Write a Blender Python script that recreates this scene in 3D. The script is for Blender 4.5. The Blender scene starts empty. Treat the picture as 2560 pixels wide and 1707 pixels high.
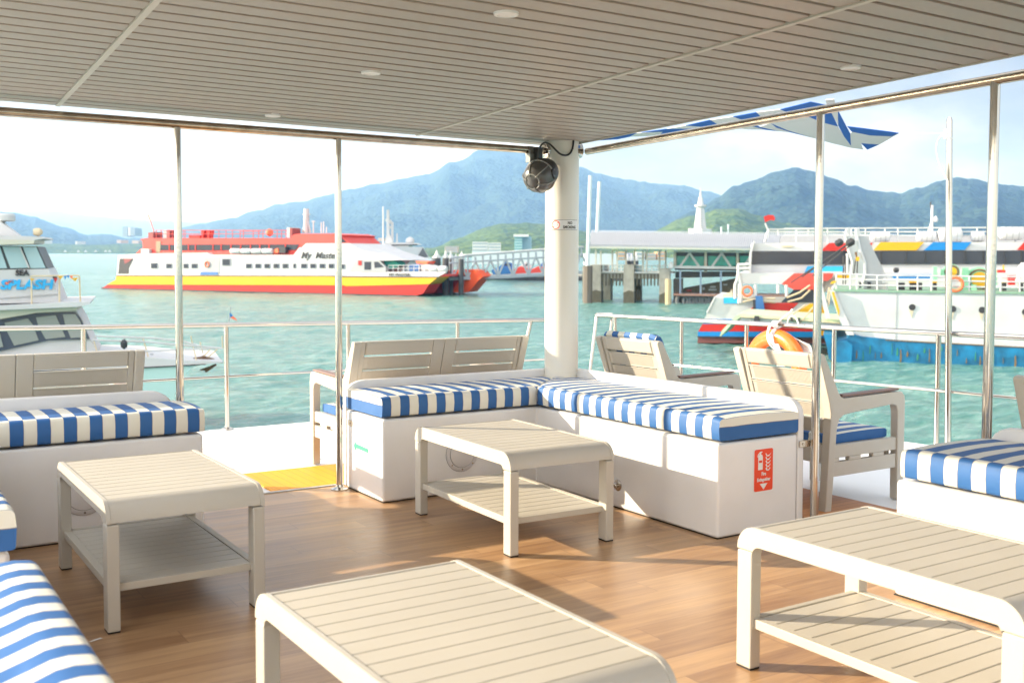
import bpy, bmesh, math, random
from math import sin, cos, pi, radians, sqrt, atan2
from mathutils import Vector, Matrix, noise

# ---------------------------------------------------------------- camera, world, sun, exposure
scene = bpy.context.scene
CAMP = Vector((-3.54731, -5.21266, 1.42058))
RR = Vector((0.8404626, -0.54186013, 0.00319713))
UU = Vector((0.0224963, 0.04078722, 0.99891457))
FF = Vector((0.54140238, 0.83947841, -0.04646998))
FPX, CYP = 2579.28, 750.68
SA, SB = -0.009057, -0.013387          # the deck's own gentle slope
cam = bpy.data.cameras.new("camera")
cam.sensor_width = 36; cam.lens = FPX / 2560 * 36
cam.shift_y = -(853.5 - CYP) / 2560
cam.clip_start = 0.05; cam.clip_end = 40000
cam.dof.use_dof = True; cam.dof.focus_distance = 5.6; cam.dof.aperture_fstop = 4.0
camo = bpy.data.objects.new("camera", cam)
camo.matrix_world = Matrix(((RR.x, UU.x, -FF.x, CAMP.x), (RR.y, UU.y, -FF.y, CAMP.y), (RR.z, UU.z, -FF.z, CAMP.z), (0, 0, 0, 1)))
scene.collection.objects.link(camo); scene.camera = camo

SUNT = Vector((.77, -.63, -.335)).normalized()
sun = bpy.data.lights.new("sun", 'SUN'); sun.energy = 4.0; sun.angle = radians(0.6); sun.color = (1, .91, .78)
suno = bpy.data.objects.new("sun", sun); suno.rotation_euler = SUNT.to_track_quat('-Z', 'Y').to_euler()
scene.collection.objects.link(suno)

w = bpy.data.worlds.new("World"); scene.world = w; w.use_nodes = True
nt = w.node_tree; nt.nodes.clear()
def nn(nt, t, **k):
    n = nt.nodes.new(t)
    for a, b in k.items():
        if a[0] == 'i' and a[1:].isdigit(): n.inputs[int(a[1:])].default_value = b
        elif a.startswith('in_'): n.inputs[a[3:].replace('_', ' ')].default_value = b
        else: setattr(n, a, b)
    return n
def ramp(nt, pts, interp='LINEAR'):
    r = nt.nodes.new('ShaderNodeValToRGB'); r.color_ramp.interpolation = interp
    e = r.color_ramp.elements
    e[0].position, e[0].color = pts[0][0], (*pts[0][1], 1)
    e[1].position, e[1].color = pts[-1][0], (*pts[-1][1], 1)
    for p, c in pts[1:-1]:
        x = e.new(p); x.color = (*c, 1)
    return r
sky = nn(nt, 'ShaderNodeTexSky', sky_type='NISHITA', sun_disc=False, sun_elevation=radians(18.6), sun_rotation=radians(-50.7), air_density=1.0, dust_density=2.0, ozone_density=1.0)
tc = nn(nt, 'ShaderNodeTexCoord'); mp = nn(nt, 'ShaderNodeMapping'); mp.inputs['Scale'].default_value = (1, 1, 2.6); mp.inputs['Location'].default_value = (.35, .1, .2)
n1 = nn(nt, 'ShaderNodeTexNoise', in_Scale=2.6, in_Detail=7.0, in_Roughness=.52, in_Distortion=.25)
r1 = ramp(nt, [(.25, (.92, .92, .92)), (.5, (1, 1, 1))])
n2 = nn(nt, 'ShaderNodeTexNoise', in_Scale=2.7, in_Detail=6.0, in_Roughness=.55)
r2 = ramp(nt, [(.42, (2.4, 2.55, 2.8)), (.50, (3.5, 3.6, 3.75)), (.60, (6.2, 6.1, 6.0))])
mx = nn(nt, 'ShaderNodeMix', data_type='RGBA'); bg = nn(nt, 'ShaderNodeBackground', in_Strength=.12); out = nn(nt, 'ShaderNodeOutputWorld')
L = nt.links.new
L(tc.outputs['Generated'], mp.inputs[0]); L(mp.outputs[0], n1.inputs['Vector']); L(mp.outputs[0], n2.inputs['Vector'])
L(n1.outputs['Fac'], r1.inputs[0]); L(n2.outputs['Fac'], r2.inputs[0])
L(r1.outputs[0], mx.inputs[0]); L(sky.outputs[0], mx.inputs[6]); L(r2.outputs[0], mx.inputs[7])
# overcast brighter towards the sun; extra brightness added behind the viewer as fill light
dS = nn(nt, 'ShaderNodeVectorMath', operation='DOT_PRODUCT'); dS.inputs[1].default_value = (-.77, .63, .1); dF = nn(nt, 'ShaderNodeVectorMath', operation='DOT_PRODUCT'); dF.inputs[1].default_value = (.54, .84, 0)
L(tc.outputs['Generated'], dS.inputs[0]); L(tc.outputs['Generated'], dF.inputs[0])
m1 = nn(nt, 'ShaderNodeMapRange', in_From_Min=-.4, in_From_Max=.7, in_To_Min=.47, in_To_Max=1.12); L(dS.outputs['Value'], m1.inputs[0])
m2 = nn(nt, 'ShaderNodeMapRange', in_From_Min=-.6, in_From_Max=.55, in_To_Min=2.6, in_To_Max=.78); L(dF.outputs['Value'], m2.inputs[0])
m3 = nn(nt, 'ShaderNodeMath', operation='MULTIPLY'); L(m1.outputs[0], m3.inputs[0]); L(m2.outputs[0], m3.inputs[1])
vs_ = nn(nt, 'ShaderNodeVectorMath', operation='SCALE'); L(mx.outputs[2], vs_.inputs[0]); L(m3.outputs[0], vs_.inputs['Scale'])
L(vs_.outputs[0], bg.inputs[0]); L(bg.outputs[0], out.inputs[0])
scene.view_settings.view_transform = 'Standard'; scene.view_settings.look = 'None'
scene.view_settings.exposure = 1.54; scene.view_settings.gamma = 1
scene.render.engine = 'CYCLES'
scene.cycles.max_bounces = 8; scene.cycles.diffuse_bounces = 4; scene.cycles.volume_bounces = 1
scene.cycles.caustics_reflective = False; scene.cycles.caustics_refractive = False

random.seed(7)
COL = scene.collection
# ---------------------------------------------------------------- pixel <-> place
def ray(px, py): return FF + RR * ((px - 1280) / FPX) - UU * ((py - CYP) / FPX)
def atX(px, py, X):
    d = ray(px, py); P = CAMP + d * ((X - CAMP.x) / d.x); return (P.x, P.y, P.z - SA * P.x - SB * P.y)
def atY(px, py, Y):
    d = ray(px, py); P = CAMP + d * ((Y - CAMP.y) / d.y); return (P.x, P.y, P.z - SA * P.x - SB * P.y)
WZ = -4.58                              # sea level
def shear(p): return (p[0], p[1], p[2] + SA * p[0] + SB * p[1])
def ident(p): return p
# ---------------------------------------------------------------- mesh collecting
class MB:
    def __init__(s, xf=shear): s.v = []; s.f = []; s.uv = {}; s.xf = xf
    def add(s, vs, fs, uv=None):
        o = len(s.v); s.v += [Vector(s.xf(tuple(p))) for p in vs]
        for i, f in enumerate(fs):
            s.f.append(tuple(o + k for k in f))
            if uv: s.uv[len(s.f) - 1] = uv[i]
        return s
    def box(s, x0, x1, y0, y1, z0, z1):
        v = [(x, y, z) for z in (z0, z1) for y in (y0, y1) for x in (x0, x1)]
        return s.add(v, [(0, 2, 3, 1), (4, 5, 7, 6), (0, 1, 5, 4), (2, 6, 7, 3), (0, 4, 6, 2), (1, 3, 7, 5)])
    def prism(s, poly, a0, a1, ax='y'):
        # poly of (p,q); ax is the extrusion axis: 'x': (y,z)  'y': (x,z)  'z': (x,y)
        def P(p, q, a): return {'x': (a, p, q), 'y': (p, a, q), 'z': (p, q, a)}[ax]
        n = len(poly)
        v = [P(p, q, a0) for p, q in poly] + [P(p, q, a1) for p, q in poly]
        return s.add(v, [tuple(range(n))[::-1], tuple(range(n, 2 * n))] + [(i, (i + 1) % n, n + (i + 1) % n, n + i) for i in range(n)])
    def tube(s, pts, r, n=10, cap=True, r2=None):
        pts = [Vector(p) for p in pts]; m = len(pts); vs = []
        up = None
        for i, p in enumerate(pts):
            t = (pts[min(i + 1, m - 1)] - pts[max(i - 1, 0)])
            if t.length < 1e-9: t = Vector((0, 0, 1))
            t.normalize()
            if up is None:
                up = Vector((0, 0, 1)) if abs(t.z) < .9 else Vector((1, 0, 0))
            a = t.cross(up)
            if a.length < 1e-4: a = t.cross(Vector((0, 1, 0)))
            a.normalize(); b = a.cross(t).normalized(); up = b
            rr = r if r2 is None else r + (r2 - r) * i / (m - 1)
            for k in range(n):
                an = 2 * pi * k / n; vs.append(p + a * (cos(an) * rr) + b * (sin(an) * rr))
        fs = [(i * n + k, i * n + (k + 1) % n, (i + 1) * n + (k + 1) % n, (i + 1) * n + k) for i in range(m - 1) for k in range(n)]
        if cap: fs += [tuple(range(n))[::-1], tuple(range((m - 1) * n, m * n))]
        return s.add(vs, fs)
    def lathe(s, c, prof, n=24, axis=(0, 0, 1)):
        c = Vector(c); ax = Vector(axis).normalized()
        a = ax.cross(Vector((0, 0, 1)) if abs(ax.z) < .9 else Vector((1, 0, 0))).normalized(); b = ax.cross(a)
        vs = [c + ax * h + (a * cos(2 * pi * k / n) + b * sin(2 * pi * k / n)) * r for r, h in prof for k in range(n)]
        m = len(prof)
        fs = [(i * n + k, i * n + (k + 1) % n, (i + 1) * n + (k + 1) % n, (i + 1) * n + k) for i in range(m - 1) for k in range(n)]
        fs += [tuple(range(n))[::-1], tuple(range((m - 1) * n, m * n))]
        return s.add(vs, fs)
    def torus(s, c, R, r, axis=(1, 0, 0), n=40, m=14, sy=1.0):
        c = Vector(c); ax = Vector(axis).normalized()
        a = ax.cross(Vector((0, 0, 1))).normalized(); b = a.cross(ax)
        vs = []
        for i in range(n):
            u = 2 * pi * i / n; e = a * cos(u) + b * sin(u)
            for k in range(m):
                t = 2 * pi * k / m; vs.append(c + e * (R + r * cos(t)) + ax * (r * sin(t) * sy))
        return s.add(vs, [(i * m + k, i * m + (k + 1) % m, ((i + 1) % n) * m + (k + 1) % m, ((i + 1) % n) * m + k) for i in range(n) for k in range(m)])
    def build(s, name, mat, parent=None, bevel=0, segs=2, smooth=35, loc=None, **tags):
        base = Vector(loc) if loc is not None else (Vector(parent['_w']) if parent is not None else (s.v[0].copy() if s.v else Vector((0, 0, 0))))
        if parent is None and loc is None and s.v:
            base = Vector((sum(v.x for v in s.v) / len(s.v), sum(v.y for v in s.v) / len(s.v), min(v.z for v in s.v)))
        me = bpy.data.meshes.new(name); me.from_pydata([v - base for v in s.v], [], s.f)
        if s.uv:
            l = me.uv_layers.new(name='uv')
            for i, p in enumerate(me.polygons):
                if i in s.uv:
                    for k, li in enumerate(p.loop_indices): l.data[li].uv = s.uv[i][k]
        bm = bmesh.new(); bm.from_mesh(me); bmesh.ops.recalc_face_normals(bm, faces=bm.faces); bm.to_mesh(me); bm.free()
        me.materials.append(mat)
        for p in me.polygons: p.use_smooth = bool(smooth)
        if smooth: me.set_sharp_from_angle(angle=radians(smooth))
        o = bpy.data.objects.new(name, me); COL.objects.link(o)
        if bevel:
            b = o.modifiers.new('bevel', 'BEVEL'); b.width = bevel; b.segments = segs; b.limit_method = 'ANGLE'; b.angle_limit = radians(40)
            for p in me.polygons: p.use_smooth = True
            b.harden_normals = True
        if parent is not None:
            o.parent = parent; o.location = base - Vector(parent['_w'])
        else: o.location = base
        o['_w'] = base[:]
        for k, v in tags.items(): o[k] = v
        return o
def tag(o, label=None, cat=None, group=None, kind=None):
    for k, v in (('label', label), ('category', cat), ('group', group), ('kind', kind)):
        if v: o[k] = v
    return o
def thing(name, label, cat, loc, group=None, xf=shear):
    o = bpy.data.objects.new(name, None); COL.objects.link(o); l = xf(tuple(loc)); o.location = l; o['_w'] = tuple(l)
    o.empty_display_size = .2
    return tag(o, label, cat, group)
def arc(cx, cy, r, a0, a1, n=6): return [(cx + r * cos(radians(a0 + (a1 - a0) * i / n)), cy + r * sin(radians(a0 + (a1 - a0) * i / n))) for i in range(n + 1)]
def text_mb(txt, size, place, shearx=0, extr=.002, bold=0, spacing=1.0):
    """letters as flat raised mesh; place(u,v,d) -> world (already final)"""
    cu = bpy.data.curves.new('txt', 'FONT'); cu.body = txt; cu.size = size; cu.shear = shearx; cu.offset = bold; cu.space_character = spacing
    cu.align_x = 'CENTER'; cu.resolution_u = 3; cu.extrude = extr
    ob = bpy.data.objects.new('txt', cu); COL.objects.link(ob)
    dg = bpy.context.evaluated_depsgraph_get(); me = bpy.data.meshes.new_from_object(ob.evaluated_get(dg))
    m = MB(ident)
    m.add([place(v.co.x, v.co.y, v.co.z) for v in me.vertices], [tuple(p.vertices) for p in me.polygons])
    bpy.data.objects.remove(ob); bpy.data.meshes.remove(me); bpy.data.curves.remove(cu)
    return m
# ---------------------------------------------------------------- materials
def mat(name, col, rough=.5, metal=0, spec=.5, bump=0, bscale=40, var=0, vscale=3, coat=0):
    m = bpy.data.materials.new(name); m.use_nodes = True; nt = m.node_tree; b = nt.nodes['Principled BSDF']
    b.inputs['Base Color'].default_value = (*col, 1); b.inputs['Roughness'].default_value = rough
    b.inputs['Metallic'].default_value = metal; b.inputs['Specular IOR Level'].default_value = spec
    if coat: b.inputs['Coat Weight'].default_value = coat
    t = nt.nodes.new('ShaderNodeTexCoord')
    if var:
        n = nn(nt, 'ShaderNodeTexNoise', in_Scale=vscale, in_Detail=5.0)
        r = ramp(nt, [(.3, tuple(c * (1 - var) for c in col)), (.7, tuple(min(1, c * (1 + var * .5)) for c in col))])
        nt.links.new(t.outputs['Object'], n.inputs['Vector']); nt.links.new(n.outputs['Fac'], r.inputs[0]); nt.links.new(r.outputs[0], b.inputs['Base Color'])
    if bump:
        n = nn(nt, 'ShaderNodeTexNoise', in_Scale=bscale, in_Detail=3.0); bp = nn(nt, 'ShaderNodeBump', in_Strength=bump, in_Distance=.004)
        nt.links.new(t.outputs['Object'], n.inputs['Vector']); nt.links.new(n.outputs['Fac'], bp.inputs['Height']); nt.links.new(bp.outputs[0], b.inputs['Normal'])
    return m
M = {}
M['gel'] = mat('white_gelcoat', (.79, .79, .80), .32, bump=.3, bscale=7, var=.06, vscale=3)
M['plast'] = mat('beige_resin', (.505, .475, .42), .42, bump=.12, bscale=220, var=.03)
M['plast2'] = mat('beige_slat_resin', (.50, .465, .40), .5, bump=.12, bscale=220, var=.04)
M['pad'] = mat('brown_arm_pad', (.20, .125, .11), .55)
M['rub'] = mat('black_rubber', (.015, .015, .015), .6)
M['steel'] = mat('polished_steel', (.58, .55, .51), .10, 1, bump=.12, bscale=14)
M['steel2'] = mat('stained_steel', (.52, .45, .37), .2, 1, bump=.2, bscale=30, var=.25, vscale=14)
M['post'] = mat('white_painted_post', (.78, .76, .70), .38, bump=.15, bscale=8)
M['deck'] = mat('white_deck_paint', (.80, .80, .80), .45, bump=.2, bscale=60, var=.05, vscale=2)
M['black'] = mat('black_plastic', (.025, .025, .027), .38)
M['dgrey'] = mat('dark_grey_metallic', (.11, .11, .11), .28, .4)
M['lgrey'] = mat('silver_plastic', (.26, .26, .25), .35, .35)
M['wht'] = mat('white_enamel', (.8, .8, .8), .4)
M['red'] = mat('sign_red', (.80, .06, .012), .45)
M['green'] = mat('arrow_green', (.05, .42, .24), .5)
M['ink'] = mat('black_ink', (.02, .02, .02), .5)
M['orange'] = mat('lifebuoy_orange', (.88, .15, .004), .25, coat=.4, bump=.1, bscale=10)
M['tape'] = mat('reflective_tape', (.7, .7, .72), .2, .3)
M['rope'] = mat('white_rope', (.75, .75, .73), .8, bump=.8, bscale=120)
M['lip'] = mat('grey_deck_lip', (.55, .55, .54), .4)
M['glassw'] = mat('lamp_lens', (.75, .73, .68), .2)
M['trim'] = mat('ceiling_trim', (.56, .53, .47), .45)

def stripes(name, pitch=.1165, a=(.022, .115, .34), b=(.74, .72, .64), rough=.62):
    m = bpy.data.materials.new(name); m.use_nodes = True; nt = m.node_tree; bs = nt.nodes['Principled BSDF']
    uv = nn(nt, 'ShaderNodeUVMap', uv_map='uv'); sp = nn(nt, 'ShaderNodeSeparateXYZ')
    wob = nn(nt, 'ShaderNodeTexNoise', in_Scale=14.0, in_Detail=1.0); tco = nn(nt, 'ShaderNodeTexCoord')
    ma = nn(nt, 'ShaderNodeMath', operation='MULTIPLY_ADD', i1=.004, i2=0.0)
    ad = nn(nt, 'ShaderNodeMath', operation='ADD'); dv = nn(nt, 'ShaderNodeMath', operation='DIVIDE', i1=pitch); fr = nn(nt, 'ShaderNodeMath', operation='FRACT')
    r = ramp(nt, [(0, a), (.488, a), (.494, (.16, .15, .17)), (.506, (.16, .15, .17)), (.512, b), (.985, b), (1, (.16, .15, .17))])
    Lk = nt.links.new
    Lk(uv.outputs[0], sp.inputs[0]); Lk(tco.outputs['Object'], wob.inputs['Vector']); Lk(wob.outputs['Fac'], ma.inputs[0]); Lk(sp.outputs[0], ma.inputs[2])
    Lk(ma.outputs[0], dv.inputs[0]); Lk(dv.outputs[0], fr.inputs[0]); Lk(fr.outputs[0], r.inputs[0]); Lk(r.outputs[0], bs.inputs['Base Color'])
    nz = nn(nt, 'ShaderNodeTexNoise', in_Scale=7.0, in_Detail=2.0); bp = nn(nt, 'ShaderNodeBump', in_Strength=.6, in_Distance=.014)
    wv = nn(nt, 'ShaderNodeTexNoise', in_Scale=500.0, in_Detail=1.0); bp2 = nn(nt, 'ShaderNodeBump', in_Strength=.12, in_Distance=.002)
    Lk(tco.outputs['Object'], nz.inputs['Vector']); Lk(tco.outputs['Object'], wv.inputs['Vector']); Lk(nz.outputs['Fac'], bp.inputs['Height']); Lk(wv.outputs['Fac'], bp2.inputs['Height'])
    Lk(bp.outputs[0], bp2.inputs['Normal']); Lk(bp2.outputs[0], bs.inputs['Normal'])
    bs.inputs['Roughness'].default_value = rough; 
    return m
M['str'] = stripes('striped_canvas')
M['str2'] = stripes('striped_canvas_fine', pitch=.125)

def planks(name, pitch, along, c0, c1, gap, gapw=.02, lenp=1.2, rough=.33, streak=30, bump=.25, joints=True):
    """boards of width pitch running along axis 'along' in object space, with grain streaks"""
    m = bpy.data.materials.new(name); m.use_nodes = True; nt = m.node_tree; bs = nt.nodes['Principled BSDF']; Lk = nt.links.new
    t = nn(nt, 'ShaderNodeTexCoord'); sp = nn(nt, 'ShaderNodeSeparateXYZ'); Lk(t.outputs['Object'], sp.inputs[0])
    A, B = (0, 1) if along == 'x' else (1, 0)
    dv = nn(nt, 'ShaderNodeMath', operation='DIVIDE', i1=pitch); Lk(sp.outputs[B], dv.inputs[0])
    fl = nn(nt, 'ShaderNodeMath', operation='FLOOR'); fr = nn(nt, 'ShaderNodeMath', operation='FRACT'); Lk(dv.outputs[0], fl.inputs[0]); Lk(dv.outputs[0], fr.inputs[0])
    wn = nn(nt, 'ShaderNodeTexWhiteNoise', noise_dimensions='1D'); Lk(fl.outputs[0], wn.inputs['W'])
    of = nn(nt, 'ShaderNodeMath', operation='MULTIPLY_ADD', i1=7.3); Lk(wn.outputs['Value'], of.inputs[0]); Lk(sp.outputs[A], of.inputs[2])
    dl = nn(nt, 'ShaderNodeMath', operation='DIVIDE', i1=lenp); Lk(of.outputs[0], dl.inputs[0])
    fl2 = nn(nt, 'ShaderNodeMath', operation='FLOOR'); fr2 = nn(nt, 'ShaderNodeMath', operation='FRACT'); Lk(dl.outputs[0], fl2.inputs[0]); Lk(dl.outputs[0], fr2.inputs[0])
    cb = nn(nt, 'ShaderNodeCombineXYZ'); Lk(fl.outputs[0], cb.inputs[0]); Lk(fl2.outputs[0], cb.inputs[1])
    wn2 = nn(nt, 'ShaderNodeTexWhiteNoise', noise_dimensions='3D'); Lk(cb.outputs[0], wn2.inputs['Vector'])
    mp = nn(nt, 'ShaderNodeMapping'); mp.inputs['Scale'].default_value = (1.6, streak, 1) if along == 'x' else (streak, 1.6, 1)
    Lk(t.outputs['Object'], mp.inputs[0])
    vo = nn(nt, 'ShaderNodeVectorMath', operation='ADD'); Lk(mp.outputs[0], vo.inputs[0])
    sc = nn(nt, 'ShaderNodeVectorMath', operation='SCALE'); sc.inputs['Scale'].default_value = 20; Lk(wn2.outputs['Color'], sc.inputs[0]); Lk(sc.outputs[0], vo.inputs[1])
    nz = nn(nt, 'ShaderNodeTexNoise', in_Scale=1.0, in_Detail=7.0, in_Roughness=.62); Lk(vo.outputs[0], nz.inputs['Vector'])
    mxv = nn(nt, 'ShaderNodeMath', operation='MULTIPLY_ADD', i1=.22); Lk(wn2.outputs['Value'], mxv.inputs[0]); Lk(nz.outputs['Fac'], mxv.inputs[2])
    r = ramp(nt, [(.38, c0), (.85, c1)]); Lk(mxv.outputs[0], r.inputs[0])
    g1 = nn(nt, 'ShaderNodeMath', operation='LESS_THAN', i1=gapw); Lk(fr.outputs[0], g1.inputs[0])
    g = g1
    if joints:
        g2 = nn(nt, 'ShaderNodeMath', operation='LESS_THAN', i1=.0025); Lk(fr2.outputs[0], g2.inputs[0])
        g = nn(nt, 'ShaderNodeMath', operation='MAXIMUM'); Lk(g1.outputs[0], g.inputs[0]); Lk(g2.outputs[0], g.inputs[1])
    mx = nn(nt, 'ShaderNodeMix', data_type='RGBA'); mx.inputs[7].default_value = (*gap, 1); Lk(g.outputs[0], mx.inputs[0]); Lk(r.outputs[0], mx.inputs[6]); Lk(mx.outputs[2], bs.inputs['Base Color'])
    bp = nn(nt, 'ShaderNodeBump', in_Strength=bump, in_Distance=.002); Lk(nz.outputs['Fac'], bp.inputs['Height']); Lk(bp.outputs[0], bs.inputs['Normal'])
    rr = nn(nt, 'ShaderNodeMath', operation='MULTIPLY_ADD', i1=.25, i2=rough - .1); Lk(nz.outputs['Fac'], rr.inputs[0]); Lk(rr.outputs[0], bs.inputs['Roughness'])
    return m
M['floor'] = planks('wood_plank_floor', .145, 'x', (.29, .158, .080), (.56, .355, .19), (.26, .15, .09), gapw=.012, lenp=1.1, rough=.34, streak=22)
M['yel'] = planks('yellow_deck_boards', .062, 'y', (.82, .33, .005), (.90, .40, .008), (.5, .17, .004), gapw=.05, lenp=9, rough=.55, streak=20, joints=False)
M['teak'] = planks('brown_deck_boards', .05, 'x', (.42, .17, .06), (.58, .26, .10), (.2, .08, .03), gapw=.05, lenp=9, rough=.5, streak=20, joints=False)
M['ceil'] = planks('taupe_ceiling_slat', 5, 'x', (.355, .305, .265), (.415, .36, .315), (.35, .30, .26), gapw=.0001, lenp=9, rough=.38, streak=60, bump=.05, joints=False)
M['groove'] = mat('ceiling_groove', (.035, .022, .018), .9)
# ================================================================ OUR BOAT: deck, ceiling
ZC = 2.165
def cz(y): return ZC + .0155 * (.62 - y)           # ceiling rises gently towards the viewer
d = MB(); d.box(-4.3, .70, -9, .585, -.12, 0); f = d.build('floor', M['floor'], loc=(0, 0, 0)); tag(f, kind='structure')
# outer deck, with the boat's outline
def deck_y(x): return 3.16
m = MB(); m.prism([(-4.305, .61), (.705, .61), (.705, -9), (3.55, -9), (3.50, -1.6), (3.22, .6), (2.98, 2.2), (2.75, 3.17), (-6.4, 3.17), (-6.9, .6), (-7.1, -9), (-4.305, -9)], -.16, -.006, 'z')
tag(m.build('outer_deck', M['deck'], bevel=.01), kind='structure')
m = MB(); m.prism([(3.5, -9), (3.42, -1.6), (3.14, .6), (2.90, 2.2), (2.69, 3.08), (-6.3, 3.08), (-6.8, .6), (-7.0, -9)], -5.2, -.165, 'z')
tag(m.build('boat_hull', M['gel'], label='white hull side of the boat the seating deck belongs to', category='boat'))
m = MB(); m.box(-4.3, .70, .586, .609, -.05, .006); tag(m.build('deck_edge_strip', M['lip']), kind='structure')
m = MB(); m.box(-1.46, .62, .625, 1.22, -.0055, .004); tag(m.build('yellow_walkway', M['yel']), kind='structure')
m = MB(); m.box(.71, 1.28, -6, .58, -.0055, .004); tag(m.build('brown_walkway', M['teak']), kind='structure')
# ceiling: backing sheet, slats, trims
m = MB(); xs = (-9, .64)
m.add([(-3.62, .66, cz(.66) + .03), (.64, .66, cz(.66) + .03), (.48, -7, cz(-7) + .03), (-3.62, -7, cz(-7) + .03), (-3.62, .66, cz(.66) + .12), (.64, .66, cz(.66) + .12), (.48, -7, cz(-7) + .12), (-3.62, -7, cz(-7) + .12)],
      [(0, 1, 2, 3), (4, 5, 6, 7), (0, 1, 5, 4), (1, 2, 6, 5), (2, 3, 7, 6), (3, 0, 4, 7)])
ceiling = m.build('ceiling', M['groove']); tag(ceiling, kind='structure')
sl = MB(); y = .655; pt = .1155
def xr(y): return .64 + (y - .66) * .0205 - .012
def xs1(y): return -2.60 - .029 * (.62 - y)
def xs2(y): return -.49 - .047 * (.62 - y)
while y > -6.85:
    for a, b in ((-3.62, xs1), (xs1, xs2), (xs2, xr)):
        y0, y1 = y - pt + .021, y
        A0 = a if isinstance(a, (int, float)) else a(y0) + .012; A1 = a if isinstance(a, (int, float)) else a(y1) + .012
        sub = .012 if b is not xr else 0
        B0, B1 = b(y0) - sub, b(y1) - sub
        v = [(A0, y0, cz(y0)), (B0, y0, cz(y0)), (B1, y1, cz(y1)), (A1, y1, cz(y1))]
        v += [(p[0], p[1], p[2] + .026) for p in v]
        sl.add(v, [(0, 1, 2, 3), (0, 1, 5, 4), (1, 2, 6, 5), (2, 3, 7, 6), (3, 0, 4, 7)])
    y -= pt
sl.build('slat_panel', M['ceil'], ceiling, bevel=.003, segs=1)
for fn in (xs1, xs2):
    t = MB(); y0, y1 = -6.95, .65
    v = [(fn(y0) - .012, y0, cz(y0) - .006), (fn(y0) + .012, y0, cz(y0) - .006), (fn(y1) + .012, y1, cz(y1) - .006), (fn(y1) - .012, y1, cz(y1) - .006)]
    v += [(p[0], p[1], p[2] + .03) for p in v]
    t.add(v, [(0, 1, 2, 3), (0, 1, 5, 4), (1, 2, 6, 5), (2, 3, 7, 6), (3, 0, 4, 7)]); t.build('seam_strip', M['trim'], ceiling)
t = MB(); t.add([(.628, .66, cz(.66) - .004), (.652, .66, cz(.66) - .004), (.492, -7, cz(-7) - .004), (.468, -7, cz(-7) - .004), (.628, .66, cz(.66) + .12), (.652, .66, cz(.66) + .12), (.492, -7, cz(-7) + .12), (.468, -7, cz(-7) + .12)],
                [(0, 1, 2, 3), (4, 5, 6, 7), (0, 1, 5, 4), (1, 2, 6, 5), (2, 3, 7, 6), (3, 0, 4, 7)]); t.build('edge_trim', M['trim'], ceiling)
for (x, y), lb in zip([(-1.60, -2.15), (-1.57, -.985), (-1.535, .37), (.172, -2.178)],
                      ['round recessed ceiling light nearest the viewer, above the middle', 'round recessed ceiling light in the middle of the left row', 'small round ceiling light close to the far ceiling edge', 'round ceiling light near the right hand ceiling edge']):
    o = thing('ceiling_light', lb, 'light', (x, y, cz(y)), 'recessed ceiling lights')
    m = MB(); m.lathe((x, y, cz(y) - .010), [(.030, .004), (.033, .0), (.043, .002), (.045, .012), (.045, .022), (.028, .022)], 28); m.build('lamp_ring', M['wht'], o)
    m = MB(); m.lathe((x, y, cz(y) - .004), [(.0295, 0), (.0295, .015)], 24); m.build('lens', M['glassw'], o)
# ---------------------------------------------------------------- post and top rails
PX, PY, PR = .506, .455, .113
post = thing('round_post', 'thick round white post at the corner under the ceiling', 'post', (PX, PY, 0))
m = MB(); m.lathe((PX, PY, .0), [(PR, 0), (PR, cz(PY) + .02)], 48); m.build('shaft', M['post'], post)
def pole(x, y, z0, z1, r=.021, flange=True, lb='', grp=None, ms='steel', z1b=None):
    o = thing('steel_pole', lb, 'pole', (x, y, z0), grp)
    m = MB(); m.tube([(x, y, z0), (x, y, (z0 + z1) / 2), (x, y, z1)], r, 20); m.build('tube', M[ms], o)
    if flange:
        m = MB(); m.lathe((x, y, z0), [(.052, 0), (.052, .004), (.04, .010), (.025, .016), (.022, .03)], 24); m.build('base_flange', M['steel'], o)
    return o
zrl = lambda x: 2.080 + .005 * (x + 2)
zrr = lambda y: 2.112 + .0115 * (.45 - y)
G = 'steel poles carrying the ceiling'
pole(-2.95, .483, 0, zrl(-2.95), lb='steel pole left of the frame behind the left bench', grp=G) if False else None
pole(-2.031, .483, 0, 2.075, r=.0205, lb='steel pole behind the end of the left bench', grp=G)
pole(-1.098, .483, 0, 2.08, r=.0205, lb='steel pole at the end of the corner bench beside the yellow walkway', grp=G)
pole(.66, -1.598, 0, 2.125, r=.021, lb='steel pole beside the fire extinguisher sign', grp=G)
pole(.66, -2.553, 0, 2.135, r=.0215, lb='rightmost steel pole, behind the right bench', grp=G)
rl = thing('top_rail', 'stained steel rail under the far ceiling edge, left of the white post', 'rail', (-2, .483, 2.08))
m = MB(); m.tube([(x, .483, zrl(x) + .012) for x in (-3.62, -3, -2, -1, 0, .42)], .0235, 18); m.build('tube', M['steel2'], rl)
m = MB(); m.lathe((.375, .483, zrl(.4) + .012), [(.024, -.004), (.05, 0), (.052, .008), (.052, .028)], 24, (1, 0, 0)); m.build('wall_flange', M['steel'], rl)
rr_ = thing('top_rail', 'stained steel rail under the right ceiling edge, right of the white post', 'rail', (.66, -1, 2.11))
m = MB(); m.tube([(.66 + .03 * max(0, y), y, zrr(y)) for y in (.40, 0, -1, -2, -3, -5, -6.9)], .0235, 18); m.build('tube', M['steel2'], rr_)
m = MB(); m.lathe((.60, .378, zrr(.4)), [(.024, -.004), (.05, 0), (.052, .008), (.052, .028)], 24, (-.45, .9, 0)); m.build('wall_flange', M['steel'], rr_)
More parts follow.
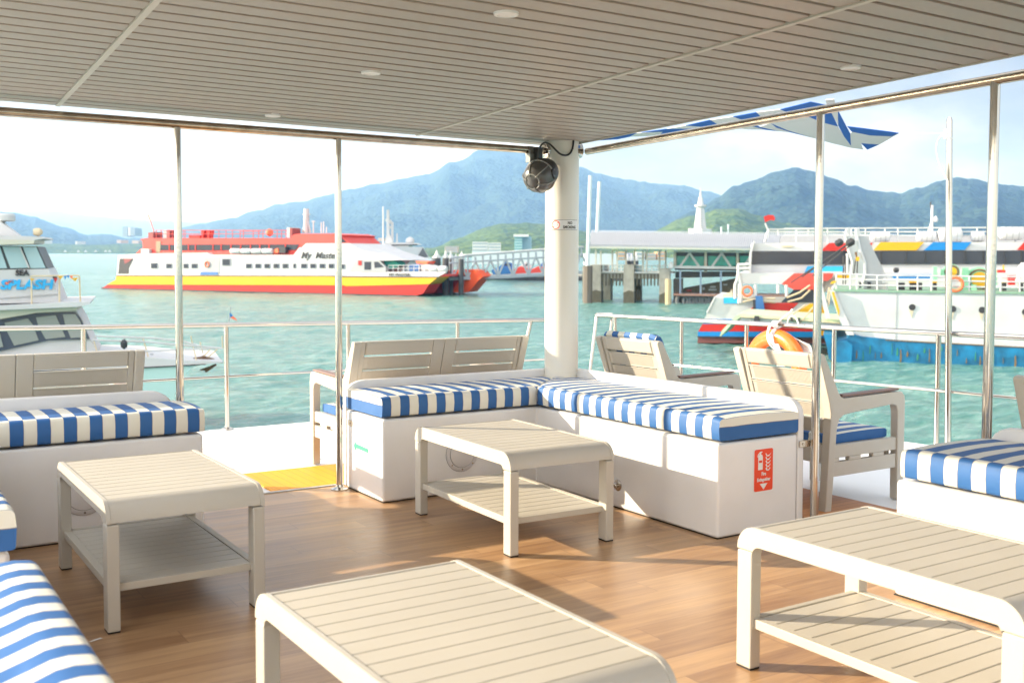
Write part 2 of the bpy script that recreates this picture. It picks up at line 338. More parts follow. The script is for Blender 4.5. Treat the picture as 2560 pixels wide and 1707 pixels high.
# brackets that hold poles to benches
for (x, y, z, ax, lb) in ((.60, -1.5735, .42, 'y', 'small steel bracket clipping the pole to the bench with the sign'), (-1.0475, .44, .40, 'x', 'small steel bracket clipping the pole to the corner bench end')):
    m = MB()
    if ax == 'y': m.box(x - .035, x + .045, y - .006, y, z - .017, z + .017); m.lathe((x - .012, y - .006, z), [(.006, 0), (.005, .003)], 10, (0, -1, 0))
    else: m.box(x - .006, x, y - .028, y + .02, z - .017, z + .017); m.lathe((x - .006, y - .015, z), [(.006, 0), (.005, .003)], 10, (-1, 0, 0))
    tag(m.build('pole_bracket', M['steel2'], bevel=.002), lb, 'bracket')
# ---------------------------------------------------------------- benches
BZ = .472
def back_panel(poly, a0, a1, ax, par):
    m = MB(); m.prism(poly, a0, a1, ax); m.build('backrest_panel', M['gel'], par, bevel=.012)
def bench_foot(m, *b): m.box(*b)
def cushion(name, lb, x0, x1, y0, y1, z0=.485, z1=.598, along='x', shift=0, seamfront=-.035, frontside=-1, puff=.006, miter=None, phase=0, endstripe=True, grp='striped bench cushions', cat='cushion', sag=0):
    """cushion with rounded edges; stripes across its long axis by uv; along = long axis"""
    m = MB(); r = .022
    L0, L1 = (x0, x1) if along == 'x' else (y0, y1); W0, W1 = (y0, y1) if along == 'x' else (x0, x1)
    # cross-section in (w, z), starting at front bottom going over the top to the back
    F, B = (W0, W1) if frontside < 0 else (W1, W0); sg = 1 if frontside < 0 else -1; wd = abs(W1 - W0)
    prof = []
    for a in (0, 45, 90): prof.append((F + sg * (r * .5 - r * .5 * sin(radians(a))), z0 + r * .5 - r * .5 * cos(radians(a)), 0))
    prof.append((F - sg * puff * .6, (z0 + z1) / 2, 0))
    for a in (0, 22, 45, 67, 90): prof.append((F + sg * (r - r * cos(radians(a))), z1 - r + r * sin(radians(a)), 0))
    prof.append((F + sg * (r + .018), z1 + .001, 0))
    prof.append((F + sg * (r + .0185), z1 - .002, 1))
    if sag:
        prof = prof[:-2]; prof += [(F + sg * (.022 + wd * q_), z1 + dz_ * sag / .035, 0) for q_, dz_ in ((.05, .004), (.10, .001), (.16, -.012), (.25, -.030), (.4, -.045), (.6, -.05), (.8, -.03))]
    else:
      for k in range(1, 8):
        t = k / 8; prof.append((F + sg * (r + .0185 + (wd - 2 * r - .0185) * t), z1 + puff * sin(pi * t) - sag * sin(pi * t), 1))
    for a in (90, 60, 30, 0): prof.append((B - sg * (r - r * cos(radians(a))), z1 - r + r * sin(radians(a)), 1))
    prof.append((B, z0 + .01, 1)); prof.append((B - sg * .01, z0, 1))
    n = len(prof); N = max(8, int(abs(L1 - L0) / .05)); e = .012
    vs = []; us = []
    for i in range(N + 1):
        l = L0 + (L1 - L0) * i / N
        endf = 1 if i in (0, N) else 0
        for (wq, z, tp) in prof:
            ll = l
            if miter:                                   # mitred end: shift end with depth
                kk = miter(wq); lo, hi = kk
                ll = lo + (hi - lo) * i / N
            jit = .0025 * noise.noise(Vector((ll * 9, wq * 9, z * 7)))
            zc = z - (.006 if endf and z > z1 - .03 else 0) + (jit if tp else 0)
            p = (ll, wq, zc) if along == 'x' else (wq, ll, zc)
            vs.append(p); us.append((ll, tp))
    fs = []; uv = []
    for i in range(N):
        for k in range(n - 1):
            q = (i * n + k, i * n + k + 1, (i + 1) * n + k + 1, (i + 1) * n + k); fs.append(q)
            tp = 1 if (prof[k][2] and prof[k + 1][2]) else 0
            uv.append([(us[j][0] + phase + (shift if tp else 0), 0) for j in q])
    # bottom
    for i in range(N):
        q = (i * n, (i + 1) * n, (i + 1) * n + n - 1, i * n + n - 1); fs.append(q); uv.append([(us[j][0] + phase, 0) for j in q])
    # ends (stripes run level): blue below, cream above
    for i, l in ((0, L0), (N, L1)):
        c = len(vs); idx = [i * n + k for k in range(n)]
        fs.append(tuple(idx)); uv.append([((vs[j][2] - z0) * .75 + .006, 0) for j in idx])
    m.add(vs, fs, uv)
    o = m.build(name, M['str'], smooth=50); tag(o, lb, cat, grp); return o

# corner bench (L-shaped)
cb = thing('corner_bench', 'white L-shaped bench around the corner post, with round hatch and green arrow', 'bench', (0, 0, 0))
m = MB()
m.prism([(-1.045, 0), (0, 0), (0, -1.571), (.56, -1.571), (.56, .50), (-1.045, .50)], .004, BZ, 'z'); m.build('bench_box', M['gel'], cb, bevel=.016, segs=3)
m = MB(); m.prism([(-1.04, .006), (.006, .006), (.006, -1.565), (.55, -1.565), (.55, .49), (-1.04, .49)], .0006, .0045, 'z'); m.build('sealant_line', M['rub'], cb)
# back panels, left one rounded at its end
pl = [(-1.05, .01), (.60, .01), (.60, .648)] + [(-.93 + .12 * cos(radians(a)) * 1.0, .588 + .06 * sin(radians(a))) for a in (90, 110, 130, 150, 165, 180)]
m = MB(); m.prism([(-1.05, .01), (.598, .01), (.598, .648), (-.92, .645)] + [(-.92 - .13 * sin(radians(a)), .56 + .085 * cos(radians(a))) for a in (20, 40, 60, 75, 90)], .497, .537, 'y'); m.build('backrest_panel', M['gel'], cb, bevel=.010)
m = MB(); m.prism([(.52, .01), (.52, .650), (-1.47, .655)] + [(-1.47 - .10 * sin(radians(a)), .57 + .085 * cos(radians(a))) for a in (20, 40, 60, 75, 90)] + [(-1.572, .01)], .562, .608, 'x'); m.build('backrest_panel', M['gel'], cb, bevel=.010)
M['hat'] = mat('hatch_grey', (.60, .585, .60), .4); M['hat2'] = mat('hatch_lid_grey', (.66, .645, .66), .4)
def hatch(x, y, z, par, facing='y', half=False):
    ax = (0, -1, 0)
    m = MB(); m.lathe((x, y, z), [(.106, 0), (.106, .004), (.100, .008), (.084, .008), (.082, .005)], 40, ax)
    h = m.build('hatch', M['hat'], par); m = MB(); m.torus((x, y - .0062, z), .0815, .0012, (0, 1, 0), 40, 6); m.torus((x, y - .0005, z), .1065, .0012, (0, 1, 0), 40, 6); m.build('seal', M['dgrey'], h)
    m = MB(); m.lathe((x, y - .002, z), [(.0805, 0), (.0805, .007), (.078, .008)], 40, ax); m.build('hatch_lid', M['hat2'], h)
    m = MB()
    for s in (-1, 1):
        a = radians(35 if s > 0 else 215); cx, czz = x + .045 * s, z + .035 + (.012 if s < 0 else -.012)
        m.prism([(cx - .014 * s, czz + .018), (cx + .012 * s, czz + .006), (cx + .012 * s, czz - .012), (cx - .014 * s, czz - .022)], y - .0125, y - .0098, 'y')
    m.build('finger_grip', M['hat'], h)
    m = MB()
    for a in (45, 135, 222, 270, 318): m.lathe((x + .093 * cos(radians(a)), y - .008, z + .093 * sin(radians(a))), [(.0055, 0), (.004, .0025)], 10, ax)
    m.build('screws', M['steel2'], h)
hatch(-.533, 0, .235, cb)
m = MB(); m.lathe((0, -.797, .131), [(.032, 0), (.032, .004), (.024, .008)], 24, (-1, 0, 0)); m.lathe((-.008, -.797, .131), [(.014, 0), (.014, .016), (.009, .02)], 16, (-1, 0, 0)); m.lathe((-.02, -.79, .131), [(.006, 0), (.006, .02)], 12, (-1, .6, 0))
m.build('drain_fitting', M['steel'], cb)
m = MB(); m.prism([(.389, .272), (.365, .298), (.358, .288), (.191, .281), (.191, .257), (.356, .262), (.365, .246)], -1.0478, -1.046, 'x')
ar = m.build('arrow_sticker', M['green']); tag(ar, 'green arrow sticker pointing left on the end of the corner bench', 'sticker')
cushion('bench_cushion', 'blue and white striped cushion on the left arm of the corner bench', -1.048, -.01, 0.0, .49, along='x', shift=.05, phase=1.048 + .0008, miter=lambda wq: (-1.048, .0 + max(0, wq) * 1.0 - .004))
cushion('bench_cushion', 'longest striped cushion, on the right arm of the corner bench beside the sign', 0, .555, -1.577, .0, along='y', shift=.05, frontside=-1, phase=1.577, miter=lambda wq: (-1.577, .0 + max(0, wq) * 1.0 - .004))
# fire extinguisher sign
fy = -1.5728
sg = thing('fire_extinguisher_sign', 'red fire extinguisher sign stuck on the end of the corner bench', 'sign', (.31, fy, .2))
def rrect(x0, x1, z0, z1, r): return arc(x1 - r, z1 - r, r, 0, 90, 4) + arc(x0 + r, z1 - r, r, 90, 180, 4) + arc(x0 + r, z0 + r, r, 180, 270, 4) + arc(x1 - r, z0 + r, r, 270, 360, 4)
m = MB(); m.prism(rrect(.240, .380, .203, .424, .012), fy, fy + .001, 'y'); m.build('sign_border', M['wht'], sg)
m = MB(); m.prism(rrect(.2445, .3755, .2075, .4195, .010), fy - .0012, fy - .0002, 'y'); m.build('sign_plate', M['red'], sg)
m = MB(); yy = (fy - .0022, fy - .0014)
m.prism([(.270, .316), (.302, .316), (.302, .382), (.297, .391), (.290, .394), (.281, .394), (.273, .390), (.270, .382)], *yy, 'y')
m.prism([(.281, .394), (.290, .394), (.290, .400), (.298, .404), (.298, .408), (.284, .408), (.268, .396), (.264, .382), (.268, .381), (.272, .392), (.281, .399)], *yy, 'y')
for z in (.398, .380, .362, .344, .326):
    k = (.398 - z) * .12
    m.prism([(.324 + k, z), (.334, z - .013), (.348, z - .011), (.362 - k, z - .001), (.356, z - .008), (.345, z - .018), (.331, z - .018), (.322, z - .006)], *yy, 'y')
m.prism([(.283, .245), (.337, .245), (.310, .215)][::-1], *yy, 'y')
m.build('pictogram', M['wht'], sg)
m = MB(); m.prism([(.275, .352), (.297, .352), (.297, .364), (.275, .364)], fy - .0032, fy - .0024, 'y'); m.build('pictogram_label', M['red'], sg)
for txt, z, s in (('Fire', .286, .026), ('Extinguisher', .258, .0235)):
    m = text_mb(txt, s, lambda u, v, dd, z=z: shear((.310 + u * .80, fy - .0022 - dd * .3, z + v)), bold=.0008, extr=.0008); m.build('lettering', M['wht'], sg, smooth=0)

# left bench with its own arm at the left
lb = thing('left_bench', 'white bench with round hatch at the left, striped cushion on top', 'bench', (-2.5, .04, 0))
m = MB(); m.prism([(-3.9, .04), (-2.034, .04), (-2.034, .53), (-3.9, .53)], .004, BZ, 'z'); m.build('bench_box', M['gel'], lb, bevel=.016, segs=3)
m = MB(); m.box(-3.9, -2.04, .046, .52, .0006, .0045); m.build('sealant_line', M['rub'], lb)
m = MB(); m.prism([(-2.034, .01), (-3.9, .01), (-3.9, .662), (-2.20, .655)] + [(-2.20 + .13 * sin(radians(a)), .57 + .085 * cos(radians(a))) for a in (15, 30, 50, 70, 90)], .497, .537, 'y'); m.build('backrest_panel', M['gel'], lb, bevel=.010)
hatch(-2.609, .04, .232, lb)
cushion('bench_cushion', 'striped cushion on the left bench in front of the steel pole', -3.9, -2.028, .035, .45, along='x', shift=.055, phase=5.0 - .0005 + .0243, z0=.484, z1=.602)
sb = thing('side_bench', 'white bench at the left edge of the picture, standing square to the left bench', 'bench', (-3.4, -1.2, 0))
m = MB(); m.box(-3.76, -3.150, -1.80, .03, .004, .46); m.build('bench_box', M['gel'], sb, bevel=.02, segs=3)
cushion('bench_cushion', 'striped cushion with stitched blue end at the far left edge', -3.76, -3.138, -1.83, .03, along='y', shift=.0, sag=.008, frontside=1, phase=.02, z0=.470, z1=.60)
fb = thing('front_bench', 'white bench under the blurred striped cushion in the lower left corner', 'bench', (-3.5, -3.5, 0))
m = MB(); m.box(-3.78, -3.21, -4.7, -2.47, .004, .46); m.build('bench_box', M['gel'], fb, bevel=.02, segs=3)
cushion('bench_cushion', 'large blurred striped cushion in the lower left foreground', -3.80, -3.165, -4.75, -2.44, along='y', shift=0, frontside=1, phase=.05, z0=.470, z1=.60, sag=.035, puff=.002)

# right bench
rb = thing('right_bench', 'white bench at the right edge behind the table, with striped cushion', 'bench', (.1, -2.6, 0))
m = MB(); m.prism([(.0, -2.581), (.0, -5.5), (.56, -5.5), (.56, -2.581)], .004, BZ + .003, 'z'); m.build('bench_box', M['gel'], rb, bevel=.016, segs=3)
m = MB(); m.box(.006, .55, -5.5, -2.577, .0006, .0045); m.build('sealant_line', M['rub'], rb)
m = MB(); m.prism([(-5.5, .01), (-5.5, .66), (-2.73, .655)] + [(-2.73 + .11 * sin(radians(a)), .56 + .095 * cos(radians(a))) for a in (15, 30, 50, 70, 90)] + [(-2.60, .01)], .562, .608, 'x'); m.build('backrest_panel', M['gel'], rb, bevel=.010)
cushion('bench_cushion', 'striped cushion on the right bench at the edge of the picture', -.004, .555, -5.2, -2.606, along='y', shift=.045, frontside=-1, phase=5.2 - .0005 - .0122 + .0565, z0=.488, z1=.604)
# ---------------------------------------------------------------- tables
def make_table(X, Y, rot, label):
    ca, sa_ = cos(rot), sin(rot)
    def xf(p): return shear((X + p[0] * ca - p[1] * sa_, Y + p[0] * sa_ + p[1] * ca, p[2]))
    W_, L_, H_, HJ = .586, 1.0, .478, .398
    o = thing('slatted_table', label, 'table', (X, Y, 0), 'beige slatted two-tier tables')
    o['_w'] = shear((X, Y, 0))
    lw, ll = .046, .066
    top = MB(xf); R_, ri = .075, .030
    out = [(0, HJ)] + arc(R_, H_ - R_, R_, 180, 90, 7) + arc(L_ - R_, H_ - R_, R_, 90, 0, 7) + [(L_, HJ), (L_ - ll, HJ)] + arc(L_ - ll - ri, H_ - .062 - ri, ri, 0, 90, 5)[0:] + arc(ll + ri, H_ - .062 - ri, ri, 90, 180, 5) + [(ll, HJ)]
    r2 = R_ - .024; out2 = [(.006, HJ)] + arc(r2 + .006, H_ - .019 - r2, r2, 180, 90, 7) + arc(L_ - r2 - .006, H_ - .019 - r2, r2, 90, 0, 7) + [(L_ - .006, HJ), (L_ - ll + .001, HJ)] + arc(L_ - ll - ri, H_ - .061 - ri, ri, 0, 90, 5) + arc(ll + ri, H_ - .061 - ri, ri, 90, 180, 5) + [(ll - .001, HJ)]
    for x0, x2 in ((0, .0162), (W_ - .016, W_ - lw)):
        top = MB(xf); top.prism(out, x0, x0 + .016, 'x'); tp = top.build('side_frame', M['plast'], o, bevel=.0055, segs=3)
        top = MB(xf); top.prism(out2, x2, x2 + lw - .0162, 'x'); top.build('inner_rail', M['plast'], tp, bevel=.003)
    # end aprons rolling over, between the side frames
    for e in (0, 1):
        ap = MB(xf)
        q = [(.004, HJ + .012)] + arc(R_ + .002, H_ - R_ - .001, R_, 180, 95, 7) + [(R_ + .002, H_ - .012)] + arc(R_ + .002, H_ - R_ - .001, R_ - .012, 95, 180, 7) + [(.016, HJ + .012)]
        if e: q = [(L_ - a, b) for a, b in q]
        ap.prism(q, .0165, W_ - .0165, 'x')
        ap.build('end_apron', M['plast'], o, bevel=.002, segs=1)
    st = MB(xf); y = .080
    for i in range(12):
        y0 = .0785 + i * (L_ - .157) / 12; y1 = .0785 + (i + 1) * (L_ - .157) / 12 - .0042
        st.box(.0185, W_ - .0185, y0, y1, H_ - .016, H_ - .0025)
    st.box(.018, W_ - .018, .06, L_ - .06, H_ - .0185, H_ - .0165)
    st.build('tabletop', M['plast2'], o, bevel=.0015, segs=1)
    for ix in (0, 1):
        for iy in (0, 1):
            x0 = 0 if ix == 0 else W_ - lw; y0 = 0 if iy == 0 else L_ - ll
            m = MB(xf); m.box(x0, x0 + lw, y0, y0 + ll, .005, HJ - .003); lg = m.build('leg', M['plast'], o, bevel=.006, segs=2)
            m = MB(xf); m.box(x0 + .002, x0 + lw - .002, y0 + .002, y0 + ll - .002, 0.0004, .006); m.build('rubber_foot', M['rub'], lg)
    sh = MB(xf); zs = .172
    sh.box(.014, .044, .03, L_ - .03, zs - .032, zs); sh.box(W_ - .044, W_ - .014, .03, L_ - .03, zs - .032, zs)
    sh.box(.0445, W_ - .0445, .032, .056, zs - .030, zs - .001); sh.box(.0445, W_ - .0445, L_ - .056, L_ - .032, zs - .030, zs - .001)
    for i in range(12):
        y0 = .060 + i * (L_ - .12) / 12; y1 = .060 + (i + 1) * (L_ - .12) / 12 - .0042
        sh.box(.0455, W_ - .0455, y0, y1, zs - .014, zs - .002)
    sh.box(.0455, W_ - .0455, .058, L_ - .058, zs - .024, zs - .015)
    sh.build('shelf', M['plast2'], o, bevel=.003, segs=2)
    return o
make_table(-2.788, -1.363, .004, 'beige slatted table at the left in front of the left bench')
make_table(-1.028, -1.299, -.030, 'beige slatted table in the middle in front of the corner bench')
make_table(-1.079, -3.772, .0, 'beige slatted table at the right edge with sun across its shelf')
make_table(-2.655, -3.590, .006, 'blurred beige slatted table in the foreground, cut off by the bottom edge')
# ---------------------------------------------------------------- armchairs and sofas (outer deck)
def make_chair(X, Y, face, seats, label, grp, cushions=(True, False), name='armchair'):
    """local u = forward, v = across (to the left of forward), z up; face = heading angle of +u"""
    ca, sa_ = cos(face), sin(face)
    def xf(p): return shear((X + p[0] * ca - p[1] * sa_, Y + p[0] * sa_ + p[1] * ca, p[2]))
    mod = .645; Wd = mod * seats; o = thing(name, label, 'sofa' if seats > 1 else 'armchair', (X, Y, 0), grp); pl_ = M['plast']
    side = [(.06, 0), (.11, 0), (.145, .46), (.165, .505), (.20, .525), (.30, .535), (.62, .556), (.650, .545), (.662, .51), (.668, 0), (.725, 0), (.728, .56), (.722, .60), (.700, .622), (.66, .628), (.20, .618), (.175, .628), (.155, .65), (.035, .862), (.02, .868), (-.005, .862), (-.008, .85), (.080, .60), (.092, .54)]
    for v0 in (0, Wd - .052):
        m = MB(xf); m.prism(side, v0, v0 + .052, 'y'); m.build('side_frame', pl_, o, bevel=.007)
    # back frame: rake line from (.105,.57) to (.0,.865)
    rk = lambda t: (.120 - .118 * t, .50 + .365 * t)
    def slab(m, v0, v1, t0, t1, th=.022, off=0):
        (u0, z0), (u1, z1) = rk(t0), rk(t1)
        m.add([(u0 + off, v0, z0), (u0 + off + th, v0, z0 + .004), (u1 + off + th, v0, z1 + .004), (u1 + off, v0, z1), (u0 + off, v1, z0), (u0 + off + th, v1, z0 + .004), (u1 + off + th, v1, z1 + .004), (u1 + off, v1, z1)],
              [(0, 1, 2, 3), (4, 7, 6, 5), (0, 4, 5, 1), (1, 5, 6, 2), (2, 6, 7, 3), (3, 7, 4, 0)])
    bf = MB(xf)
    for s in range(seats):
        a, b = s * mod, (s + 1) * mod
        slab(bf, a + .0525 if s == 0 else a + .001, a + .085, -.25, .999, .03); slab(bf, b - .085, b - .0525 if s == seats - 1 else b - .001, -.25, .999, .03)
        slab(bf, a + .0855, b - .0855, .765, .999, .030)
    b_ = bf.build('back_frame', pl_, o, bevel=.005)
    inset = MB(xf)
    for s in range(seats):
        a, b = s * mod, (s + 1) * mod
        slab(inset, a + .092, b - .092, .785, .965, .003, -.0035)
        inset.tube([(rk(.775)[0] - .004, a + .17, rk(.775)[1]), (rk(.775)[0] + .01, a + .17, rk(.775)[1])], .004, 8); inset.tube([(rk(.775)[0] - .004, b - .17, rk(.775)[1]), (rk(.775)[0] + .01, b - .17, rk(.775)[1])], .004, 8)
    inset.build('head_panel', pl_, b_, bevel=.001, segs=1)
    for s in range(seats):
        a, b = s * mod + .086, (s + 1) * mod - .086
        for (t0, t1) in ((.515, .725), (.265, .475), (.02, .225), (-.22, -.02)):
            m = MB(xf); slab(m, a, b, t0, t1, .012, .006)
            (u1, z1), (u0, z0) = rk(t1), rk(t0)
            m.box(u1 - .002, u1 + .022, a, b, z1, z1 + .004); m.box(u0 + .0, u0 + .022, a, b, z0 - .004, z0)
            nr = 44
            for k in range(nr):           # moulded ribs
                vv = a + .03 + (b - a - .06) * k / (nr - 1)
                (uu, zz), (u2, z2) = rk(t0 + .01), rk(t1 - .01)
                m.add([(uu + .0045, vv - .0015, zz), (uu + .0045, vv + .0015, zz), (u2 + .0045, vv + .0015, z2), (u2 + .0045, vv - .0015, z2), (uu + .007, vv - .0015, zz), (uu + .007, vv + .0015, zz), (u2 + .007, vv + .0015, z2), (u2 + .007, vv - .0015, z2)],
                      [(0, 1, 2, 3), (0, 4, 5, 1), (2, 6, 7, 3), (1, 5, 6, 2), (0, 3, 7, 4)])
            m.build('back_slat', pl_, o)
    m = MB(xf)
    for s in range(seats):
        for vv in (s * mod + .088, (s + 1) * mod - .088): m.lathe((rk(.2)[0] + .003, vv, rk(.2)[1]), [(.014, -.008), (.014, .0), (.008, .004)], 14, (-1, 0, 0))
    m.build('back_bolt', M['plast'], o)
    # seat rails with slots
    for v0 in (.010, Wd - .040):
        m = MB(xf); m.box(.13, .664, v0, v0 + .03, .290, .362); m.box(.115, .664, v0, v0 + .03, .188, .268)
        for (u0, u1) in ((.12, .18), (.26, .36), (.46, .56)): m.box(u0, u1, v0, v0 + .03, .2675, .2905)
        m.build('seat_rail', pl_, o, bevel=.003, segs=1)
    m = MB(xf); m.box(.635, .660, .0525, Wd - .0525, .25, .352); m.box(.12, .145, .0525, Wd - .0525, .25, .352); m.build('seat_rail', pl_, o, bevel=.004)
    m = MB(xf)
    for k in range(7): m.box(.155 + k * .068, .155 + k * .068 + .060, .042, Wd - .042, .345, .356)
    m.build('seat_slats', pl_, o)
    for v0 in (-.003, Wd - .055):
        m = MB(xf); m.prism([(.185, .624), (.66, .634), (.668, .640), (.66, .645), (.20, .636), (.178, .640)], v0, v0 + .058, 'y'); m.build('arm_pad', M['pad'], o, bevel=.003)
    def cush(pts, v0, v1, nm, lab, phase, endblue=True):
        # pts: closed (u,z) section, stripes across v
        m = MB(xf); n = len(pts); N = int((v1 - v0) / .04); vs = []; us = []
        for i in range(N + 1):
            v = v0 + (v1 - v0) * i / N; k_ = .93 if i in (0, N) else 1
            cu = sum(p[0] for p in pts) / n; czc = sum(p[1] for p in pts) / n
            for (u, z) in pts: vs.append((cu + (u - cu) * (1 - (1 - k_) * .12), v, czc + (z - czc) * k_)); us.append(v)
        fs = []; uv = []
        for i in range(N):
            for k in range(n):
                q = (i * n + k, i * n + (k + 1) % n, (i + 1) * n + (k + 1) % n, (i + 1) * n + k); fs.append(q); uv.append([(v_[0], 0) for v_ in ((us[j] + phase,) for j in q)])
        for i in (0, N): idx = tuple(i * n + k for k in range(n)); fs.append(idx); uv.append([(.02, 0)] * n)
        m.add(vs, fs, uv); c = m.build(nm, M['str2'], smooth=55); tag(c, lab[0], 'cushion', lab[1]); return c
    if cushions[0]:
        cush([(.17, .375), (.165, .37), (.165, .358), (.63, .358), (.640, .366), (.640, .402), (.625, .414), (.5, .418), (.3, .416), (.18, .41), (.168, .40)], .056, Wd - .056, 'seat_cushion', cushions[0], .028)
    if cushions[1]:
        a = .033
        q = [(rk(-.1)[0] + a, rk(-.1)[1]), (rk(.3)[0] + a, rk(.3)[1]), (rk(.95)[0] + a, rk(.95)[1]), (rk(1.02)[0] + a - .012, rk(1.02)[1] + .010), (rk(1.05)[0] + a + .005, rk(1.05)[1] + .022), (rk(1.03)[0] + a + .035, rk(1.03)[1] + .026), (rk(1.0)[0] + a + .050, rk(1.0)[1] + .010), (rk(.5)[0] + a + .062, rk(.5)[1]), (rk(-.1)[0] + a + .055, rk(-.1)[1])]
        cush(q, .058, Wd - .058, 'back_cushion', cushions[1], .06)
    return o
GS = 'striped seat cushions on the outer deck'
make_chair(-2.185 + 1.29, .515, 0, 1, 'x', None) if False else None
# sofa behind the corner bench faces away (+Y): u=+Y, v axis = -X
make_chair(.350, .620, pi / 2, 2, 'beige two-seat sofa seen from behind, beyond the corner bench', 'two-seat sofas facing the sea', (('striped seat cushion of the middle two-seat sofa beside the yellow walkway', GS), None), 'two_seat_sofa')
make_chair(-2.175, .640, pi / 2, 2, 'beige two-seat sofa seen from behind, beyond the left bench', 'two-seat sofas facing the sea', (('striped seat cushion of the sofa beyond the left bench', GS), None), 'two_seat_sofa')
# armchairs face +X: u=+X, v=+Y
make_chair(.735, -.275, 0, 1, 'beige armchair with a striped back cushion, nearest the white post', 'armchairs facing the sea at the right', (('striped seat cushion of the armchair nearest the white post', GS), ('blue and white striped back cushion rising over the armchair frame', None)))
make_chair(.835, -1.475, 0, 1, 'beige armchair beside the steel pole, in front of the orange lifebuoy', 'armchairs facing the sea at the right', (('striped seat cushion of the armchair in front of the lifebuoy', GS), None))
make_chair(.692, -3.295, 0, 1, 'beige armchair at the right edge behind the right bench', 'armchairs facing the sea at the right', (('striped seat cushion of the armchair at the right edge', GS), None))
# ---------------------------------------------------------------- outer rails
orl = thing('guard_rail', 'steel guard rail along the far deck edge, left of the white post', 'railing', (-1, 3.12, 0))
zt = lambda x: .853 + .0105 * (-.95 - x) if x < -.95 else .853 - .0105 * (x + .95)
m = MB(); m.tube([(x, 3.12, zt(x)) for x in (-6.3, -4, -2.6, -2, -1, 0, 1.2, 2.2, 2.32)], .021, 14); m.build('top_tube', M['steel'], orl)
m = MB(); m.tube([(x, 3.12, .43) for x in (-6.3, -4, -2, 0, 2.42)], .012, 10); m.build('middle_tube', M['steel'], orl)
for x in (-4.3, -3.15, -2.045, -.95, .125, 1.225):
    m = MB(); m.tube([(x, 3.12, 0), (x, 3.12, zt(x) - .012)], .019, 14); m.lathe((x, 3.12, -.004), [(.05, 0), (.048, .008), (.02, .02)], 16); m.build('rail_post', M['steel'], orl)
m = MB(); m.tube([(2.05, 3.12, zt(2.2) - .0), (1.83, 3.12, .0)], .019, 14); m.build('rail_post', M['steel'], orl)
orr = thing('guard_rail', 'steel guard rail along the right deck edge with the lifebuoy tied to it', 'railing', (3, 0, 0))
def rx(y): return 2.79 + (3.05 - y) * .122
hr = lambda y: .856
p = [(rx(y), y, hr(y)) for y in (3.02, 2.5, 1.9, 1.2, .3, -.6, -1.2, -2.5, -5, -8)]
m = MB(); m.tube([(2.80, 3.06, .856)] + p[1:], .021, 14); m.tube([(2.79, 3.04, .857), (2.92, 3.2, .857), (3.04, 3.1, .857)], .019, 10); m.build('top_tube', M['steel'], orr)
m = MB(); m.tube([(rx(y) - .04, y, .435) for y in (2.3, 1.2, .3, -.6, -2, -5, -8)], .012, 10); m.build('middle_tube', M['steel'], orr)
for y in (2.78, 1.93, 1.20, .34, -.53, -1.75, -3, -4.5):
    m = MB(); m.tube([(rx(y), y, 0), (rx(y), y, .846)], .019, 14); m.lathe((rx(y), y, -.004), [(.05, 0), (.048, .008), (.02, .02)], 16); m.build('rail_post', M['steel'], orr)
for (a, b) in (((2.80, 3.05, .85), (2.60, 2.95, 0)), ((2.94, 2.98, .85), (2.78, 2.90, 0))):
    m = MB(); m.tube([a, b], .017, 12); m.build('rail_post', M['steel'], orr)
# flag pole at the right, with tie ropes
fp = thing('awning_pole', 'tall steel pole on the right rail holding the awning rope', 'pole', (3.18, -.60, 0))
m = MB(); m.tube([(3.18, -.66, 0), (3.18, -.635, 1.2), (3.18, -.61, 2.40)], .0235, 16); m.tube([(3.18, -.61, 2.40), (3.18, -.61, 2.425)], .0235, 16, r2=.014); m.build('tube', M['steel'], fp)
def bez(p0, p1, p2, p3, n=12):
    P = [Vector(q) for q in (p0, p1, p2, p3)]
    return [P[0] * (1 - t) ** 3 + P[1] * 3 * t * (1 - t) ** 2 + P[2] * 3 * t * t * (1 - t) + P[3] * t ** 3 for t in (i / n for i in range(n + 1))]
T0 = Vector(atX(2250, 334, 3.12)); T1 = Vector((3.16, -.60, atX(2345, 336, 3.16)[2]))
m = MB(); m.tube([T0, T1], .003, 6); m.tube([T1 + Vector((0, 0, -.04)), T1 + Vector((0, 0, .03))], .014, 8)
m.torus(T1 + Vector((.02, 0, 0)), .03, .006, (0, .3, 1), 20, 6); m.torus(T1 + Vector((.02, 0, -.03)), .034, .006, (.2, -.3, 1), 20, 6)
q = T1 + Vector((0, .07, -.02)); m.tube(bez(T1, q + Vector((0, .05, .0)), q + Vector((0, .02, -.16)), T1 + Vector((.0, -.02, -.34))), .0055, 8)
m.tube([T1 + Vector((0, -.025, -.34)), T1 + Vector((0, -.027, -.8))], .004, 6)
tag(m.build('tie_rope', M['rope']), 'white rope tying the striped awning to the tall pole', 'rope')
# awning cloth: traced strips on a leaning sheet
def awn(pts, X0=3.1):
    return [atX(x, y, X0 + dx) for x, y, dx in pts]
aw = thing('striped_awning', 'blue and white striped awning flapping beyond the right ceiling edge', 'awning', (3.1, 1.2, 2.3))
M['awnb'] = mat('awning_blue', (.006, .09, .44), .6, bump=.2, bscale=6); M['awnw'] = mat('awning_white', (.62, .62, .66), .6, bump=.2, bscale=6)
def zz(x, y): return (1450 + x / 2.119, 180 + y / 2.119)
def cloth(nm, mt, polys):
    for pl in polys:
        m = MB()
        v = [atX(*zz(x, y), 3.0 + (y - 300) * .0058) for x, y, dx in pl]; n = len(v)
        v2 = [(a + .001, b, c + .004) for a, b, c in v]
        m.add(v + v2, [tuple(range(n)), tuple(range(n, 2 * n))[::-1]] + [(i, (i + 1) % n, n + (i + 1) % n, n + i) for i in range(n)])
        m.build(nm, mt, aw, smooth=0)
